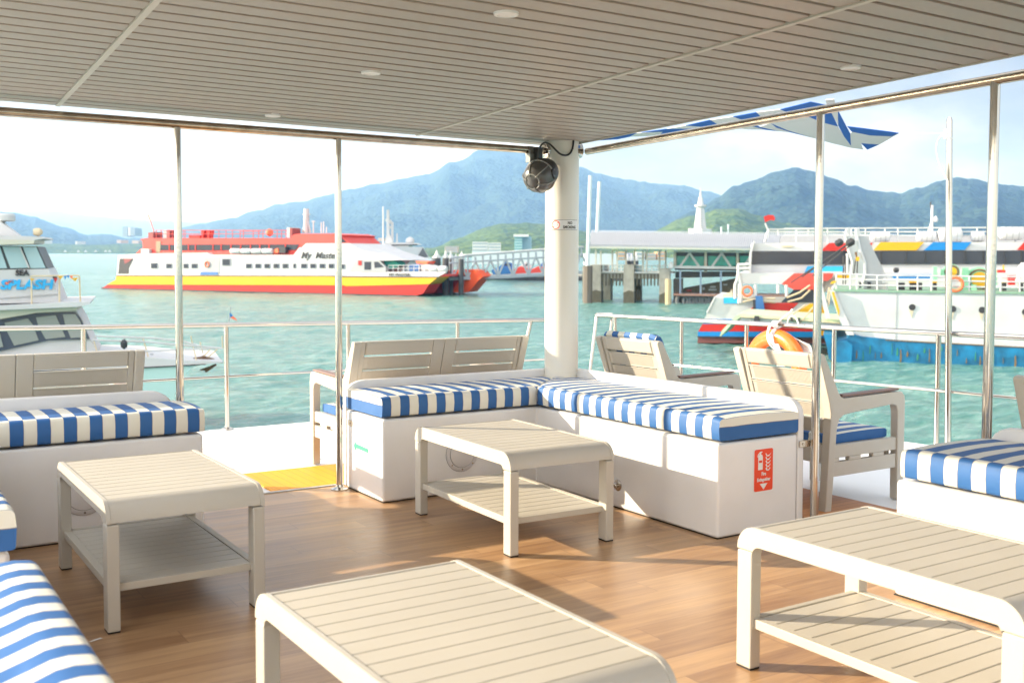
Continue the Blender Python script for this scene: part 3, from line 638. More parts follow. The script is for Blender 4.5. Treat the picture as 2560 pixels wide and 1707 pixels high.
cloth('blue_stripe', M['awnb'], [
    [(90, 365, .1), (200, 358, .1), (262, 345, .1), (300, 325, .1), (180, 330, .1)],
    [(320, 322, .05), (460, 302, 0), (640, 296, 0), (560, 318, 0), (420, 338, 0), (438, 318, .05)],
    [(560, 285, 0), (690, 255, 0), (740, 285, 0), (640, 292, 0)],
    [(810, 238, 0), (935, 215, 0), (965, 245, 0), (880, 262, 0)],
    [(880, 262, 0), (950, 292, 0), (1062, 316, 0), (985, 308, 0), (900, 285, 0)],
    [(1010, 272, .0), (1100, 310, 0), (1240, 352, 0), (1120, 322, 0), (1040, 296, 0)],
    [(1060, 200, 0), (1220, 160, 0), (1310, 180, 0), (1330, 215, .0), (1366, 290, .02), (1290, 270, 0), (1200, 235, 0), (1110, 220, 0)],
    [(1366, 205, .02), (1400, 270, .05), (1432, 330, .08), (1436, 392, .08), (1400, 345, .05), (1368, 285, .03)],
    [(1416, 290, .07), (1500, 300, .05), (1640, 318, .02), (1690, 326, 0), (1650, 342, 0), (1540, 338, .03), (1440, 318, .06)],
    [(1488, 378, .06), (1585, 386, .04), (1522, 413, .04)]])
cloth('white_stripe', M['awnw'], [
    [(262, 345, .1), (300, 325, .1), (438, 318, .05), (420, 338, 0), (330, 342, .05)],
    [(460, 302, 0), (560, 285, 0), (640, 292, 0), (640, 296, 0), (540, 306, 0)],
    [(690, 255, 0), (810, 238, 0), (880, 262, 0), (900, 285, 0), (985, 308, 0), (880, 305, 0), (740, 285, 0)],
    [(935, 215, 0), (1060, 200, 0), (1110, 220, 0), (1200, 235, 0), (1290, 270, 0), (1366, 290, .02), (1400, 345, .05), (1436, 392, .08), (1432, 402, .08), (1340, 380, .03), (1240, 352, 0), (1100, 310, 0), (1010, 272, 0), (965, 245, 0)],
    [(950, 292, 0), (1010, 272, 0), (1040, 296, 0), (1120, 322, 0), (1062, 316, 0)],
    [(1310, 180, 0), (1300, 150, 0), (1345, 145, .02), (1366, 205, .02), (1368, 285, .03), (1330, 215, 0)],
    [(1436, 392, .08), (1432, 330, .08), (1440, 318, .06), (1540, 338, .03), (1650, 342, 0), (1690, 326, 0), (1640, 355, 0), (1585, 386, .04), (1488, 378, .06), (1500, 412, .06), (1432, 402, .08)]])
# ---------------------------------------------------------------- lifebuoy
lc = (3.02, .87, .49); LR, Lr = .264, .068
lbz = thing('lifebuoy', 'orange lifebuoy with white straps hanging on the right guard rail', 'lifebuoy', lc)
m = MB(); m.torus(lc, LR, Lr, (1, 0, 0), 56, 20, .8); m.build('ring', M['orange'], lbz)
for a in (88, -30, 205):
    m = MB(); c, s = cos(radians(a)), sin(radians(a))
    ctr = Vector(lc) + Vector((0, -c * LR, s * LR)); n_ = 12
    ring = []
    for dd in (-.022, .022):
        t_ = Vector((0, s, c)) * dd
        for k in range(n_):
            th = 2 * pi * k / n_; ring.append(ctr + t_ + Vector((0, -c, s)) * (cos(th) * (Lr + .004)) + Vector((1, 0, 0)) * (sin(th) * (Lr * .8 + .004)))
    m.add(ring, [(k, (k + 1) % n_, n_ + (k + 1) % n_, n_ + k) for k in range(n_)]); m.build('strap', M['tape'], lbz)
m = MB(); tp_ = Vector((3.02, .86, .86))
m.tube(bez(tp_ + Vector((-.05, .03, 0)), tp_ + Vector((-.11, .03, -.1)), tp_ + Vector((-.1, .0, -.16)), tp_ + Vector((-.06, -.03, -.2))), .007, 8)
m.tube(bez(tp_ + Vector((-.05, .01, 0)), tp_ + Vector((-.12, .03, -.1)), tp_ + Vector((-.1, -.03, -.14)), tp_ + Vector((-.06, -.05, -.19))), .007, 8)
for k in range(5): m.torus(tp_ + Vector((0, .02 - .012 * k, 0)), .029, .007, (.1, 1, .15 * (k - 2)), 20, 6)
m.tube(bez(tp_, tp_ + Vector((0, -.03, .04)), tp_ + Vector((0, -.10, .08)), tp_ + Vector((.0, -.16, .12))), .006, 8)
m.tube([tp_ + Vector((.0, -.155, .115)), tp_ + Vector((.0, -.17, .135))], .009, 8)
m.tube(bez(tp_ + Vector((0, -.12, .02)), tp_ + Vector((0, -.12, .1)), tp_ + Vector((.0, -.22, .1)), tp_ + Vector((.0, -.24, -.0))), .006, 8)
random.seed(3)
for k in range(26):
    a0 = -.02 - .011 * k
    m.tube(bez(tp_ + Vector((.03, a0, -.05 - .004 * k)), tp_ + Vector((.09, a0 - .02, -.12)), tp_ + Vector((.08, a0 - .03, -.2 - .004 * k)), tp_ + Vector((.02, a0 - .05, -.30 - random.random() * .05)), 6), .0055, 6)
for k in range(9):
    m.tube(bez(tp_ + Vector((-.065, -.03 - .006 * k, -.16)), tp_ + Vector((-.08, -.05 - .009 * k, -.22)), tp_ + Vector((-.06, -.06 - .012 * k, -.28)), tp_ + Vector((-.04, -.05 - .01 * k, -.34)), 6), .006, 6)
tag(m.build('coiled_rope', M['rope']), 'white coiled rope tied round the rail and the orange lifebuoy', 'rope')
# ---------------------------------------------------------------- speaker, cable, sticker on the post
sc_ = Vector((.245, .33, 1.925))
sp = thing('speaker', 'round grey and black loudspeaker hanging from the rail by the post', 'speaker', sc_)
ax = Vector((-.80, -.38, -.42)).normalized()
m = MB(); m.lathe(sc_, [(.010, -.135), (.052, -.128), (.082, -.100), (.094, -.06), (.099, -.01), (.101, .0)], 36, ax); m.build('rear_shell', M['black'], sp)
m = MB(); m.lathe(sc_, [(.101, .0), (.104, .010), (.100, .045), (.088, .080), (.066, .106), (.036, .120), (.008, .124)], 36, ax); m.build('grille', M['dgrey'], sp)
a1 = ax.cross(Vector((0, 0, 1))).normalized(); b1 = a1.cross(ax).normalized()
m = MB()
pr = [(.104, .008), (.105, .012), (.102, .045), (.090, .081), (.068, .108), (.040, .123)]
for k in range(6):
    an = 2 * pi * k / 6 + .35; e = a1 * cos(an) + b1 * sin(an)
    m.tube([sc_ + ax * h + e * r for r, h in pr], .0042, 6)
m.torus(sc_ + ax * .114, .050, .005, ax, 36, 8); m.torus(sc_ + ax * .006, .104, .006, ax, 44, 8)
m.build('grille_bars', M['lgrey'], sp)
m = MB(); m.lathe(sc_ + Vector((.045, -.085, .01)), [(.040, 0), (.038, .012), (.03, .014)], 24, Vector((.45, -.9, .05))); hb = m.build('pivot_cap', M['black'], sp)
m = MB()
for i in (-1, 1):
    for j in (-1, 1): m.lathe(sc_ + Vector((.051 + i * .018, -.098 + i * .010, .01 + j * .020)), [(.003, 0), (.002, .002)], 8, Vector((.45, -.9, .05)))
m.build('cap_screws', M['steel'], hb)
m = MB(); cc = Vector((.262, .483, 2.095)); m.lathe(cc + Vector((-.02, 0, 0)), [(.031, 0), (.034, .004), (.034, .036), (.031, .040)], 24, (1, 0, 0)); m.box(.235, .275, .44, .49, 2.02, 2.075); m.build('rail_clamp', M['lgrey'], sp)
m = MB(); m.box(.27, .31, .40, .455, 2.02, 2.115); m.tube([(.28, .41, 2.03), (.27, .38, 1.99)], .02, 10); m.build('clamp_block', M['black'], sp, bevel=.005)
m = MB(); m.tube(bez((.29, .42, 2.10), (.30, .36, 2.20), (.345, .33, 2.10), (.40, .337, 2.075)) + bez((.40, .337, 2.075), (.45, .33, 2.05), (.515, .333, 2.07), (.512, .338, 2.185))[1:], .0065, 10)
tag(m.build('cable', M['black']), 'black cable looping from the speaker across the white post', 'cable')
ns = thing('no_smoking_sign', 'small white no smoking sticker wrapped on the round post', 'sign', (PX, PY - PR, 1.5))
zc_ = atY(1409, 320 + 1265 / 5.228, .35)[2]
# facing direction of the sticker: normal angle around the post
view = atan2(CAMP.y - PY, CAMP.x - PX)
def onp(u, v, dd): a = view + u / PR; return shear((PX + (PR + .0012 + dd) * cos(a), PY + (PR + .0012 + dd) * sin(a), zc_ + v))
def strip(u0, u1, v0, v1, dd, n=16):
    m = MB(ident); vs = []
    for i in range(n + 1):
        u = u0 + (u1 - u0) * i / n; vs += [onp(u, v0, dd), onp(u, v1, dd), onp(u, v0, dd + .0006), onp(u, v1, dd + .0006)]
    fs = []
    for i in range(n): a, b = i * 4, i * 4 + 4; fs += [(a, b, b + 1, a + 1), (a + 2, a + 3, b + 3, b + 2), (a, a + 2, b + 2, b), (a + 1, b + 1, b + 3, a + 3)]
    m.add(vs, fs); return m
U0, U1 = -.085, .120
strip(U0, U1, -.034, .034, 0).build('sticker', M['wht'], ns)
for v in (-.0335, .0315): strip(U0, U1, v, v + .002, .0008).build('border_line', M['ink'], ns)
for txt, z, s in (('NO', .004, .026), ('SMOKING', -.024, .026)):
    m = text_mb(txt, s, lambda u, v, dd, z=z: onp(u * .82 + .055, z + v, .0008 + dd), bold=.0009, extr=.0004); m.build('lettering', M['ink'], ns, smooth=0)
def ringp(R0, R1, uc, dd):
    m = MB(ident); n = 32; vs = [onp(uc + R * cos(2 * pi * k / n), R * sin(2 * pi * k / n), dd) for R in (R0, R1) for k in range(n)]
    m.add(vs, [(k, (k + 1) % n, n + (k + 1) % n, n + k) for k in range(n)]); return m
m = ringp(.024, .029, -.042, .0012); m.add([onp(*p, .0013) for p in ((-.061, -.014), (-.058, -.018), (-.022, .014), (-.025, .018))], [(0, 1, 2, 3)]); m.build('prohibition_ring', M['red'], ns, smooth=0)
m = MB(ident); m.add([onp(*p, .0010) for p in ((-.058, -.004), (-.028, -.004), (-.028, .000), (-.058, .000))], [(0, 1, 2, 3)]); m.build('cigarette', M['ink'], ns, smooth=0)

sx_, sy_, _ = (lambda d, h=0: (CAMP.x + d.x * (-(CAMP.z - SA * CAMP.x - SB * CAMP.y) / (d.z - SA * d.x - SB * d.y)), CAMP.y + d.y * (-(CAMP.z - SA * CAMP.x - SB * CAMP.y) / (d.z - SA * d.x - SB * d.y)), 0))(ray(236, 1600))
m = MB(); m.prism([(sx_ - .02, sy_ - .008), (sx_ + .0, sy_ + .004), (sx_ + .022, sy_ + .012), (sx_ + .028, sy_ + .002), (sx_ + .008, sy_ - .004), (sx_ - .012, sy_ - .014)], .0015, .0026, 'z'); tag(m.build('paper_scrap', M['wht'], smooth=0), 'torn scrap of white paper on the floor by the front leg of the left table', 'litter')
# ================================================================ SEA, SHORE, SHIPS
def wp(px, depth, z=WZ):
    """place at a horizontal distance 'depth' along the view, in picture column px"""
    d = ray(px, 631); return Vector((CAMP.x + d.x * depth, CAMP.y + d.y * depth, z))
def hz(px, py, depth):
    d = ray(px, py); return CAMP.z + d.z * depth
class Plane:
    """a ship's or pier's own frame: s along its side, t away from the viewer, z above the sea"""
    def __init__(s, A, B):
        s.A = Vector((A.x, A.y, WZ)); u = Vector((B.x - A.x, B.y - A.y, 0)); s.len = u.length; s.u = u.normalized(); s.n = Vector((-s.u.y, s.u.x, 0))
        if s.n.dot(s.A - CAMP) < 0: s.n = -s.n
    def loc(s, px, py, t=0):
        d = ray(px, py); O = s.A + s.n * t
        k = (O - CAMP).dot(s.n) / d.dot(s.n); P = CAMP + d * k
        return ((P - s.A).dot(s.u), P.z - WZ)
    def xf(s, p): q = s.A + s.u * p[0] + s.n * p[1]; return (q.x, q.y, WZ + p[2])
def zoomf(x0, y0, sc): return lambda x, y: (x0 + x / sc, y0 + y / sc)
ZA = zoomf(200, 480, 3.672); ZB = zoomf(740, 480, 3.5636); ZD = zoomf(1400, 440, 3.92); ZE = zoomf(1960, 460, 3.5633); ZG = zoomf(1700, 560, 4.612); ZF = zoomf(0, 480, 3.672); ZH = zoomf(0, 840, 3.92)
F = {}
def fm(n, c, r=.5, **k):
    if n not in F: F[n] = mat(n, c, r, **k)
    return F[n]
WH = fm('ship_white', (.56, .56, .575), .45, var=.12, vscale=.35); RD = fm('ship_red', (.52, .016, .010), .4, var=.1, vscale=.5); YL = fm('ship_yellow', (.68, .37, .004), .4, var=.06, vscale=.5)
BL = fm('ship_blue', (.0, .20, .55), .4, var=.1, vscale=.5); PK = fm('ship_faded_red', (.62, .06, .045), .5, var=.08, vscale=.4); DG = fm('ship_glass', (.035, .04, .055), .12)
BK = fm('ship_black', (.03, .03, .035), .5); GY = fm('ship_grey', (.36, .37, .39), .5, var=.06); MR = fm('ship_maroon', (.16, .05, .045), .6); LG = fm('ship_light_grey', (.52, .535, .54), .5, var=.14, vscale=.6)
GN = fm('winch_green', (.25, .55, .35), .5); CN = fm('concrete', (.33, .32, .28), .85, var=.25, vscale=1.2, bump=.5, bscale=8); WET = fm('wet_concrete', (.10, .09, .06), .7, var=.3, vscale=2)
TL = fm('teal_glass', (.04, .42, .34), .2, var=.2, vscale=1.5); RF = fm('metal_roof', (.46, .485, .53), .4, var=.05); BR = fm('rust_brown', (.16, .09, .05), .8); CY_ = fm('cyan_paint', (.02, .38, .75), .45)
BG = fm('cream_underside', (.55, .54, .46), .6); PB = fm('pale_glass', (.35, .50, .55), .15); CB = fm('ship_side_blue', (.0, .155, .33), .55, var=.5, vscale=1.2); ORG = fm('orange_ring', (.85, .16, .06), .5)
PG = fm('pale_green_hull', (.42, .62, .60), .4); ROPE = fm('mooring_rope', (.45, .38, .27), .9); TAN = fm('tan_paint', (.60, .50, .34), .6); PGR = fm('pale_green_paint', (.44, .56, .38), .6, var=.2)

class Ship:
    def __init__(s, name, label, cat, A, B, group=None):
        s.p = Plane(A, B); s.root = thing(name, label, cat, (A.x, A.y, WZ), group, xf=ident)
    def poly(s, nm, mt, Z, pts, t0, t1, parent=None, build=True, tr=None):
        tr = t0 if tr is None else tr
        q = [s.p.loc(*(Z(*a) if Z else a), tr) for a in pts]
        m = MB(s.p.xf); m.prism([(a, b) for a, b in q], t0, t1, 'y')
        return m.build(nm, mt, parent or s.root) if build else m
    def rects(s, nm, mt, Z, rs, t, th=.06, parent=None, frame=None):
        for (x0, y0, x1, y1) in rs:
            a = s.poly(nm, frame or mt, Z, [(x0, y0), (x1, y0), (x1, y1), (x0, y1)], t - th, t + .02, parent)
            if frame:
                dx, dy = (x1 - x0) * .12, (y1 - y0) * .12
                s.poly('pane', mt, Z, [(x0 + dx, y0 + dy), (x1 - dx, y0 + dy), (x1 - dx, y1 - dy), (x0 + dx, y1 - dy)], t - th - .03, t - th - .003, a)
    def tubes(s, nm, mt, Z, lines, t, r, parent=None, n=6):
        if len(lines) > 1 and nm in ('bracing', 'hoist_wire', 'gallows_edge', 'mooring_rope', 'antenna', 'davit'):
            for ln in lines: s.tubes(nm, mt, Z, [ln], t, r, parent, n)
            return
        m = MB(s.p.xf)
        for ln in lines:
            pts = []
            for q in ln:
                tt = t if len(q) < 3 else q[2]; a, b = s.p.loc(*Z(q[0], q[1]), tt); pts.append((a, tt, b))
            m.tube(pts, r, n)
        return m.build(nm, mt, parent or s.root)
    def text(s, nm, mt, Z, txt, x, y, size, t, sh=0, sx=1, bold=0, ang=0):
        a, b = s.p.loc(*Z(x, y), t)
        m = text_mb(txt, size, lambda u, v, dd: s.p.xf((a + u * sx, t - dd, b + v + u * ang)), shearx=sh, extr=.02, bold=bold)
        return m.build(nm, mt, s.root, smooth=0)
    def ring(s, nm, mt, Z, x, y, R, r, t):
        a, b = s.p.loc(*Z(x, y), t); m = MB(s.p.xf); m.torus((a, t, b), R, r, (0, 1, 0), 24, 8); return m.build(nm, mt, s.root)
    def can(s, nm, mt, Z, x0, x1, y0, y1, t, par=None, bands=3):
        (a0, b0), (a1, b1) = s.p.loc(*Z(x0, y1), t), s.p.loc(*Z(x1, y0), t); r = (b1 - b0) / 2; zc = (b0 + b1) / 2; L_ = a1 - a0
        m = MB(s.p.xf); m.lathe((a0, t, zc), [(r * .5, 0), (r * .9, r * .16), (r, r * .4), (r, L_ - r * .4), (r * .9, L_ - r * .16), (r * .5, L_)], 16, (1, 0, 0)); o = m.build(nm, mt, par or s.root)
        m = MB(s.p.xf)
        for k in range(bands): m.lathe((a0 + L_ * (k + 1) / (bands + 1) - .02, t, zc), [(r * 1.03, 0), (r * 1.03, .05)], 16, (1, 0, 0))
        m.build('band', GY, o); return o

# ---------------- red and yellow catamaran ferry
A, B = wp(256, 161), wp(1056, 137)
S = Ship('ferry', 'red, yellow and white catamaran ferry lettered My Master, lying across the water', 'ferry', A, B)
p = S.poly
hl = MB(S.p.xf)
def tz(Z, pts, t=0): return [S.p.loc(*Z(*a), t) for a in pts]
red = tz(ZA, [(200, 897), (250, 852), (860, 852), (2330, 858)]) + tz(ZB, [(430, 832), (440, 840), (1185, 822), (1130, 905), (1080, 941)])
red_b = [(a, 0) for a, b in (red[-1], red[0])]
hull = tz(ZA, [(200, 895), (235, 865), (250, 852)]) + tz(ZA, [(860, 853), (2330, 858)]) + tz(ZB, [(430, 833), (440, 841), (1185, 823), (1130, 905), (1080, 938)])
hull = [(a, max(b, .25)) for a, b in hull]
def hullset(t0, t1, m1, m2, nm):
    m = MB(S.p.xf); m.prism(hull + [(hull[-1][0] - .5, .25)], t0, t1, 'y'); h = m.build(nm, m1, S.root)
    m = MB(S.p.xf); e0, e1 = hull[0][0] - .2, hull[-1][0] + .1; m.prism([(e0, -.5), (e1 - .8, -.5), (e1, .26), (e0, .26)], t0 + .03, t1 - .03, 'y'); m.build('boot_stripe', BK, h)
    m = MB(S.p.xf); m.prism(tz(ZA, [(250, 850), (330, 805), (335, 768), (2330, 770)]) + tz(ZB, [(340, 752), (1265, 757), (1187, 821), (440, 839), (430, 831)]) + tz(ZA, [(860, 851)]), t0 - .04, t1, 'y'); m.build('yellow_band', YL if t0 < 2 else RD, h)
    m = MB(S.p.xf); m.prism(tz(ZA, [(335, 770), (1100, 772), (2330, 774)]) + tz(ZB, [(340, 757), (1268, 762), (1268, 754), (340, 748)]) + tz(ZA, [(2330, 768), (335, 764)]), t0 - .09, t0 - .045, 'y'); m.build('rubbing_strake', BK, h)
    return h
hullset(0, 3.2, RD, YL, 'near_hull'); hullset(8.0, 11.0, RD, YL, 'far_hull')
m = MB(S.p.xf); fr = tz(ZB, [(1265, 757), (1362, 722)]); a0 = fr[0][0]
m.prism(tz(ZA, [(340, 765), (345, 745)]) + tz(ZB, [(455, 745), (470, 712), (1345, 712), (1262, 757)]), -.02, .25, 'y'); m.build('bulwark', WH, S.root)
m = MB(S.p.xf); m.prism(tz(ZB, [(455, 748), (455, 742), (1250, 738), (1250, 757)]), .26, 10.9, 'y'); m.build('foredeck', PK, S.root)
p('cabin', WH, ZA, [(335, 765), (350, 578), (560, 566), (1170, 558), (1192, 576), (1960, 578), (2012, 510), (2330, 505), (2560, 520), (2700, 600), (2560, 765)], .0, 10.6)
p('cabin_front', WH, ZB, [(330, 460), (480, 462), (560, 510), (700, 560), (830, 600), (560, 606), (500, 660), (470, 716), (440, 745), (330, 745)], .02, 10.5)
p('foredeck_canopy', WH, ZB, [(500, 530), (560, 512), (830, 598), (900, 608), (770, 612), (540, 604)], -.1, 10.6)
p('stern_opening', BK, ZA, [(365, 612), (490, 612), (448, 695), (445, 752), (350, 752)], -.04, .5)
p('stern_opening_lining', fm('wine_red', (.25, .05, .05)), ZA, [(400, 612), (480, 612), (448, 640), (410, 660)], -.07, -.045)
p('side_recess', GY, ZA, [(1138, 600), (1280, 600), (1280, 762), (1100, 762), (1105, 735), (1138, 720)], -.04, .3)
p('life_jacket_box', fm('stowage_blue', (.05, .16, .42)), ZA, [(1105, 735), (1265, 735), (1265, 760), (1105, 760)], -.08, -.045)
S.ring('lifebuoy', ORG, ZA, 1165, 663, .38, .11, -.1)
wins = [(645, 648, 715, 705)] + [(x, 655, x + w_, 703) for x, w_ in ((785, 60), (945, 50), (1018, 62), (1517, 62), (1603, 60), (1687, 58), (1770, 60), (1853, 60), (1955, 25), (2023, 62), (2108, 60), (2193, 60), (2278, 56))] + [(1297, 608, 1385, 682)]
S.rects('window', DG, ZA, wins, -.01, .05, frame=fm('window_frame_grey', (.30, .32, .36)))
S.rects('window', DG, ZB, [(400, 641, 432, 686), (608, 622, 665, 690)], -.01, .08, frame=fm('window_frame_grey', (.30, .32, .36)))
p('foredeck_opening', GY, ZB, [(475, 708), (520, 630), (548, 606), (740, 608), (800, 670), (800, 710)], -.06, .4)
p('window', DG, ZB, [(695, 622), (730, 622), (782, 668), (700, 676)], -.1, -.061)
p('window', DG, ZB, [(608, 622), (666, 622), (666, 692), (608, 692)], -.1, -.061)
p('fire_cabinet', RD, ZB, [(553, 612), (583, 612), (583, 652), (553, 652)], -.12, -.061)
# upper deck
p('upper_deck', PK, ZA, [(510, 568), (560, 520), (578, 516), (574, 452), (552, 434), (600, 424), (1930, 424), (1965, 388), (2330, 380), (2400, 395), (2330, 500), (2125, 500), (2010, 508), (1960, 578), (1190, 577), (1165, 560)], .9, 9.7)
p('window_band', DG, ZA, [(742, 484), (2010, 480), (1985, 530), (1860, 536), (736, 536)], .82, .88)
for x in (815, 900, 990, 1055, 1215, 1290, 1380, 1470, 1560, 1645, 1730, 1880): p('window_post', RD, ZA, [(x, 480), (x + 9, 480), (x + 9, 538), (x, 538)], .76, .815)
p('doorway', fm('doorway_brown', (.28, .22, .14)), ZA, [(697, 452), (742, 452), (734, 560), (697, 560)], .84, .88)
p('wheelhouse', PK, ZB, [(-25, 395), (20, 372), (335, 370), (400, 390), (470, 452), (480, 462), (90, 462)], 1.2, 9.4)
p('wheelhouse_window', DG, ZB, [(65, 400), (185, 384), (190, 452), (125, 452), (100, 430)], 1.12, 1.18); p('wheelhouse_window', DG, ZB, [(232, 388), (325, 385), (385, 396), (450, 448), (232, 452)], 1.12, 1.18); p('wheelhouse_window', PB, ZB, [(195, 392), (217, 392), (217, 445), (195, 445)], 1.12, 1.18)
p('wheelhouse_base', WH, ZB, [(90, 458), (480, 458), (560, 512), (30, 512)], .7, 9.8)
p('wheelhouse_name_board', WH, ZB, [(50, 380), (165, 378), (165, 390), (55, 392)], 1.0, 1.19)
p('far_bow', fm('bow_orange', (.80, .09, .02), .45), ZB, [(1330, 700), (1500, 690), (1620, 694), (1668, 752), (1636, 776), (1540, 888), (1500, 896), (1330, 896)], 8.1, 10.8)
# roof gear
S.tubes('mast', WH, ZB, [[(93, 160, 5), (93, 368, 5)], [(60, 362, 5), (90, 215, 5)], [(128, 362, 5), (96, 215, 5)], [(62, 200, 5), (122, 200, 5)], [(66, 240, 5), (118, 240, 5)]], 5, .12)
S.tubes('mast', WH, ZB, [[(93, 150, 5), (93, 368, 5)]], 5, .38)
S.tubes('antenna', WH, ZB, [[(155, 258, 5), (155, 368, 5)], [(140, 262, 5), (168, 262, 5)], [(225, 270, 5), (225, 368, 5)], [(246, 262, 5), (246, 368, 5)], [(272, 312, 5), (272, 368, 5)]], 5, .08)
S.tubes('antenna', fm('faded_orange', (.7, .2, .12)), ZA, [[(622, 205, 5), (650, 270, 5), (690, 400, 5)]], 5, .09)
rl_ = [[(x, 352, 1.2), (x, 424, 1.2)] for x in (700, 745, 850, 950, 965, 1210, 1275, 1340, 1400, 1470, 1500, 1590, 1640, 1680, 1810, 1850, 1890)]
S.tubes('deck_railing', PK, ZA, rl_ + [[(690, 352, 1.2), (1900, 352, 1.2)], [(1470, 362, 1.2), (1660, 362, 1.2)], [(690, 385, 1.2), (1900, 385, 1.2)]], 1.2, .05)
p('funnel', GY, ZA, [(765, 350), (795, 350), (795, 424), (765, 424)], 3, 5); p('funnel', fm('wine_red', (.25, .05, .05)), ZA, [(797, 346), (822, 350), (822, 424), (797, 424)], 3, 5)
p('funnel', LG, ZA, [(1898, 326), (1925, 326), (1925, 418), (1898, 418)], 3, 5); p('funnel', fm('wine_red', (.25, .05, .05)), ZA, [(1928, 330), (1948, 334), (1948, 415), (1928, 418)], 3, 5)
p('funnel', fm('wine_red', (.25, .05, .05)), ZA, [(625, 372), (672, 368), (672, 424), (625, 424)], 3, 5)
for x in (1110, 1163): p('ventilator', RD, ZA, [(x, 350), (x + 28, 350), (x + 28, 370), (x + 20, 400), (x + 20, 424), (x + 6, 424), (x + 6, 400), (x, 370)], 3, 4)
p('deck_seats', RD, ZA, [(1000, 396), (1100, 396), (1100, 424), (1000, 424)], 3, 5)
a, b = S.p.loc(*ZA(1740, 373), 3); m = MB(S.p.xf); m.lathe((a, 3, b - .55), [(.1, 0), (.45, .2), (.55, .55), (.45, .9), (.1, 1.1)], 12); m.build('orange_dome', ORG, S.root)
for k in range(4): S.can('life_raft', WH, ZA, 1385 + k * 98, 1385 + k * 98 + 90, 518, 570, .2)
p('rescue_gear', BK, ZA, [(1828, 505), (1885, 505), (1885, 560), (1828, 560)], .1, .8); p('rescue_gear', ORG, ZA, [(1785, 525), (1815, 515), (1822, 555), (1785, 565)], .1, .8)
p('air_conditioner', LG, ZA, [(560, 522), (632, 522), (632, 566), (560, 566)], .3, .88)
# foredeck clutter
p('foredeck_cargo', fm('cargo_green', (.03, .35, .27)), ZB, [(775, 612), (880, 612), (930, 655), (840, 690), (800, 660)], 1, 3)
p('foredeck_cargo', fm('stowage_blue', (.05, .16, .42)), ZB, [(1000, 650), (1090, 640), (1095, 708), (1000, 708)], 1, 3); p('foredeck_cargo', ORG, ZB, [(1065, 615), (1180, 618), (1160, 645), (1080, 645)], 2, 4)
p('foredeck_cargo', LG, ZB, [(1115, 650), (1180, 650), (1180, 708), (1115, 708)], 1, 3)
S.can('life_raft', WH, ZB, 1192, 1268, 655, 715, .4); S.can('life_raft', WH, ZB, 1272, 1346, 658, 715, .4)
S.tubes('deck_railing', WH, ZB, [[(820, 655, .3), (1190, 650, .3)], [(820, 680, .3), (1190, 680, .3)]] + [[(x, 650, .3), (x, 714, .3)] for x in range(820, 1190, 46)], .3, .045)
S.text('ship_name', BK, ZB, 'My  Master', 205, 592, 1.3, -.05, sh=.35, sx=1.05, bold=.02)
S.text('ship_name_small', BK, ZB, 'MY MASTER', 920, 745, .42, -.12, sx=1.5, bold=.01)
def passenger(s, x, y0, y1, t, col, Z):
    """small standing figure on a distant deck: one continuous body"""
    a, b0 = s.p.loc(*Z(x, y1), t); _, b1 = s.p.loc(*Z(x, y0), t); h = b1 - b0
    o = thing('person', col[1], 'person', s.p.xf((a, t, b0)), 'people on the ferry foredeck', xf=ident)
    bm = bmesh.new(); sk = bm.verts.layers.skin.verify() if False else None; bm.free()
    V = [(0, .52), (0, .68), (0, .80), (0, .86), (0, .94), (-.09, .80), (-.12, .64), (-.10, .48), (.09, .80), (.13, .65), (.09, .52), (-.05, .50), (-.055, .27), (-.06, .02), (.05, .50), (.06, .27), (.07, .02)]
    R = [.07, .075, .075, .035, .06, .04, .03, .022, .04, .03, .022, .055, .042, .03, .055, .042, .03]
    Ed = [(0, 1), (1, 2), (2, 3), (3, 4), (2, 5), (5, 6), (6, 7), (2, 8), (8, 9), (9, 10), (0, 11), (11, 12), (12, 13), (0, 14), (14, 15), (15, 16)]
    me = bpy.data.meshes.new('body'); base = Vector(o['_w'])
    me.from_pydata([Vector(s.p.xf((a + x_ * h, t, b0 + z_ * h))) - base for x_, z_ in V], Ed, [])
    ob = bpy.data.objects.new('body', me); COL.objects.link(ob); ob.parent = o
    md = ob.modifiers.new('skin', 'SKIN'); 
    for i, r_ in enumerate(R): me.skin_vertices[0].data[i].radius = (r_ * h, r_ * h * .8)
    me.skin_vertices[0].data[0].use_root = True
    ob.modifiers.new('sub', 'SUBSURF').levels = 1
    me.materials.append(col[0])
passenger(S, 975, 630, 712, .9, (fm('cloth_dark', (.06, .07, .12)), 'person in dark clothes standing on the ferry foredeck'), ZB)
passenger(S, 1100, 655, 714, .7, (fm('cloth_pale', (.55, .38, .32)), 'person in pale clothes at the ferry foredeck rail'), ZB)

# ---------------- mooring piles, gangway, quay behind
pa, pb = wp(1075, 140), wp(1172, 142)
def pile(x0, x1, y0, depth, lab, cap=None, yb=920):
    P = Plane(wp(ZB(x0, 0)[0], depth), wp(ZB(x1, 0)[0], depth)); o = thing('mooring_pile', lab, 'pile', P.xf((P.len / 2, 0, 0)), 'dark mooring piles', xf=ident)
    _, z1 = P.loc(*ZB(x0, y0)); r = P.len / 2; m = MB(P.xf); m.lathe((r, 0, -1.2), [(r, 0), (r, z1 + 1.2)], 16); m.build('shaft', fm('pile_dark', (.06, .065, .07), .7, var=.3, vscale=1), o)
    if cap: _, zc = P.loc(*ZB(x0, cap)); m = MB(P.xf); m.lathe((r, 0, z1 - .02), [(r * 1.05, 0), (r * 1.05, .7), (r * .55, (zc - z1) * .6), (.08, zc - z1)], 16); m.build('cone_cap', WH, o)
pile(1205, 1290, 590, 156, 'broad dark mooring pile behind the ferry bow rafts')
pile(1304, 1362, 590, 142.5, 'dark mooring pile nearest the ferry bow'); pile(1366, 1402, 595, 143.5, 'thinner dark mooring pile just right of the bow pile')
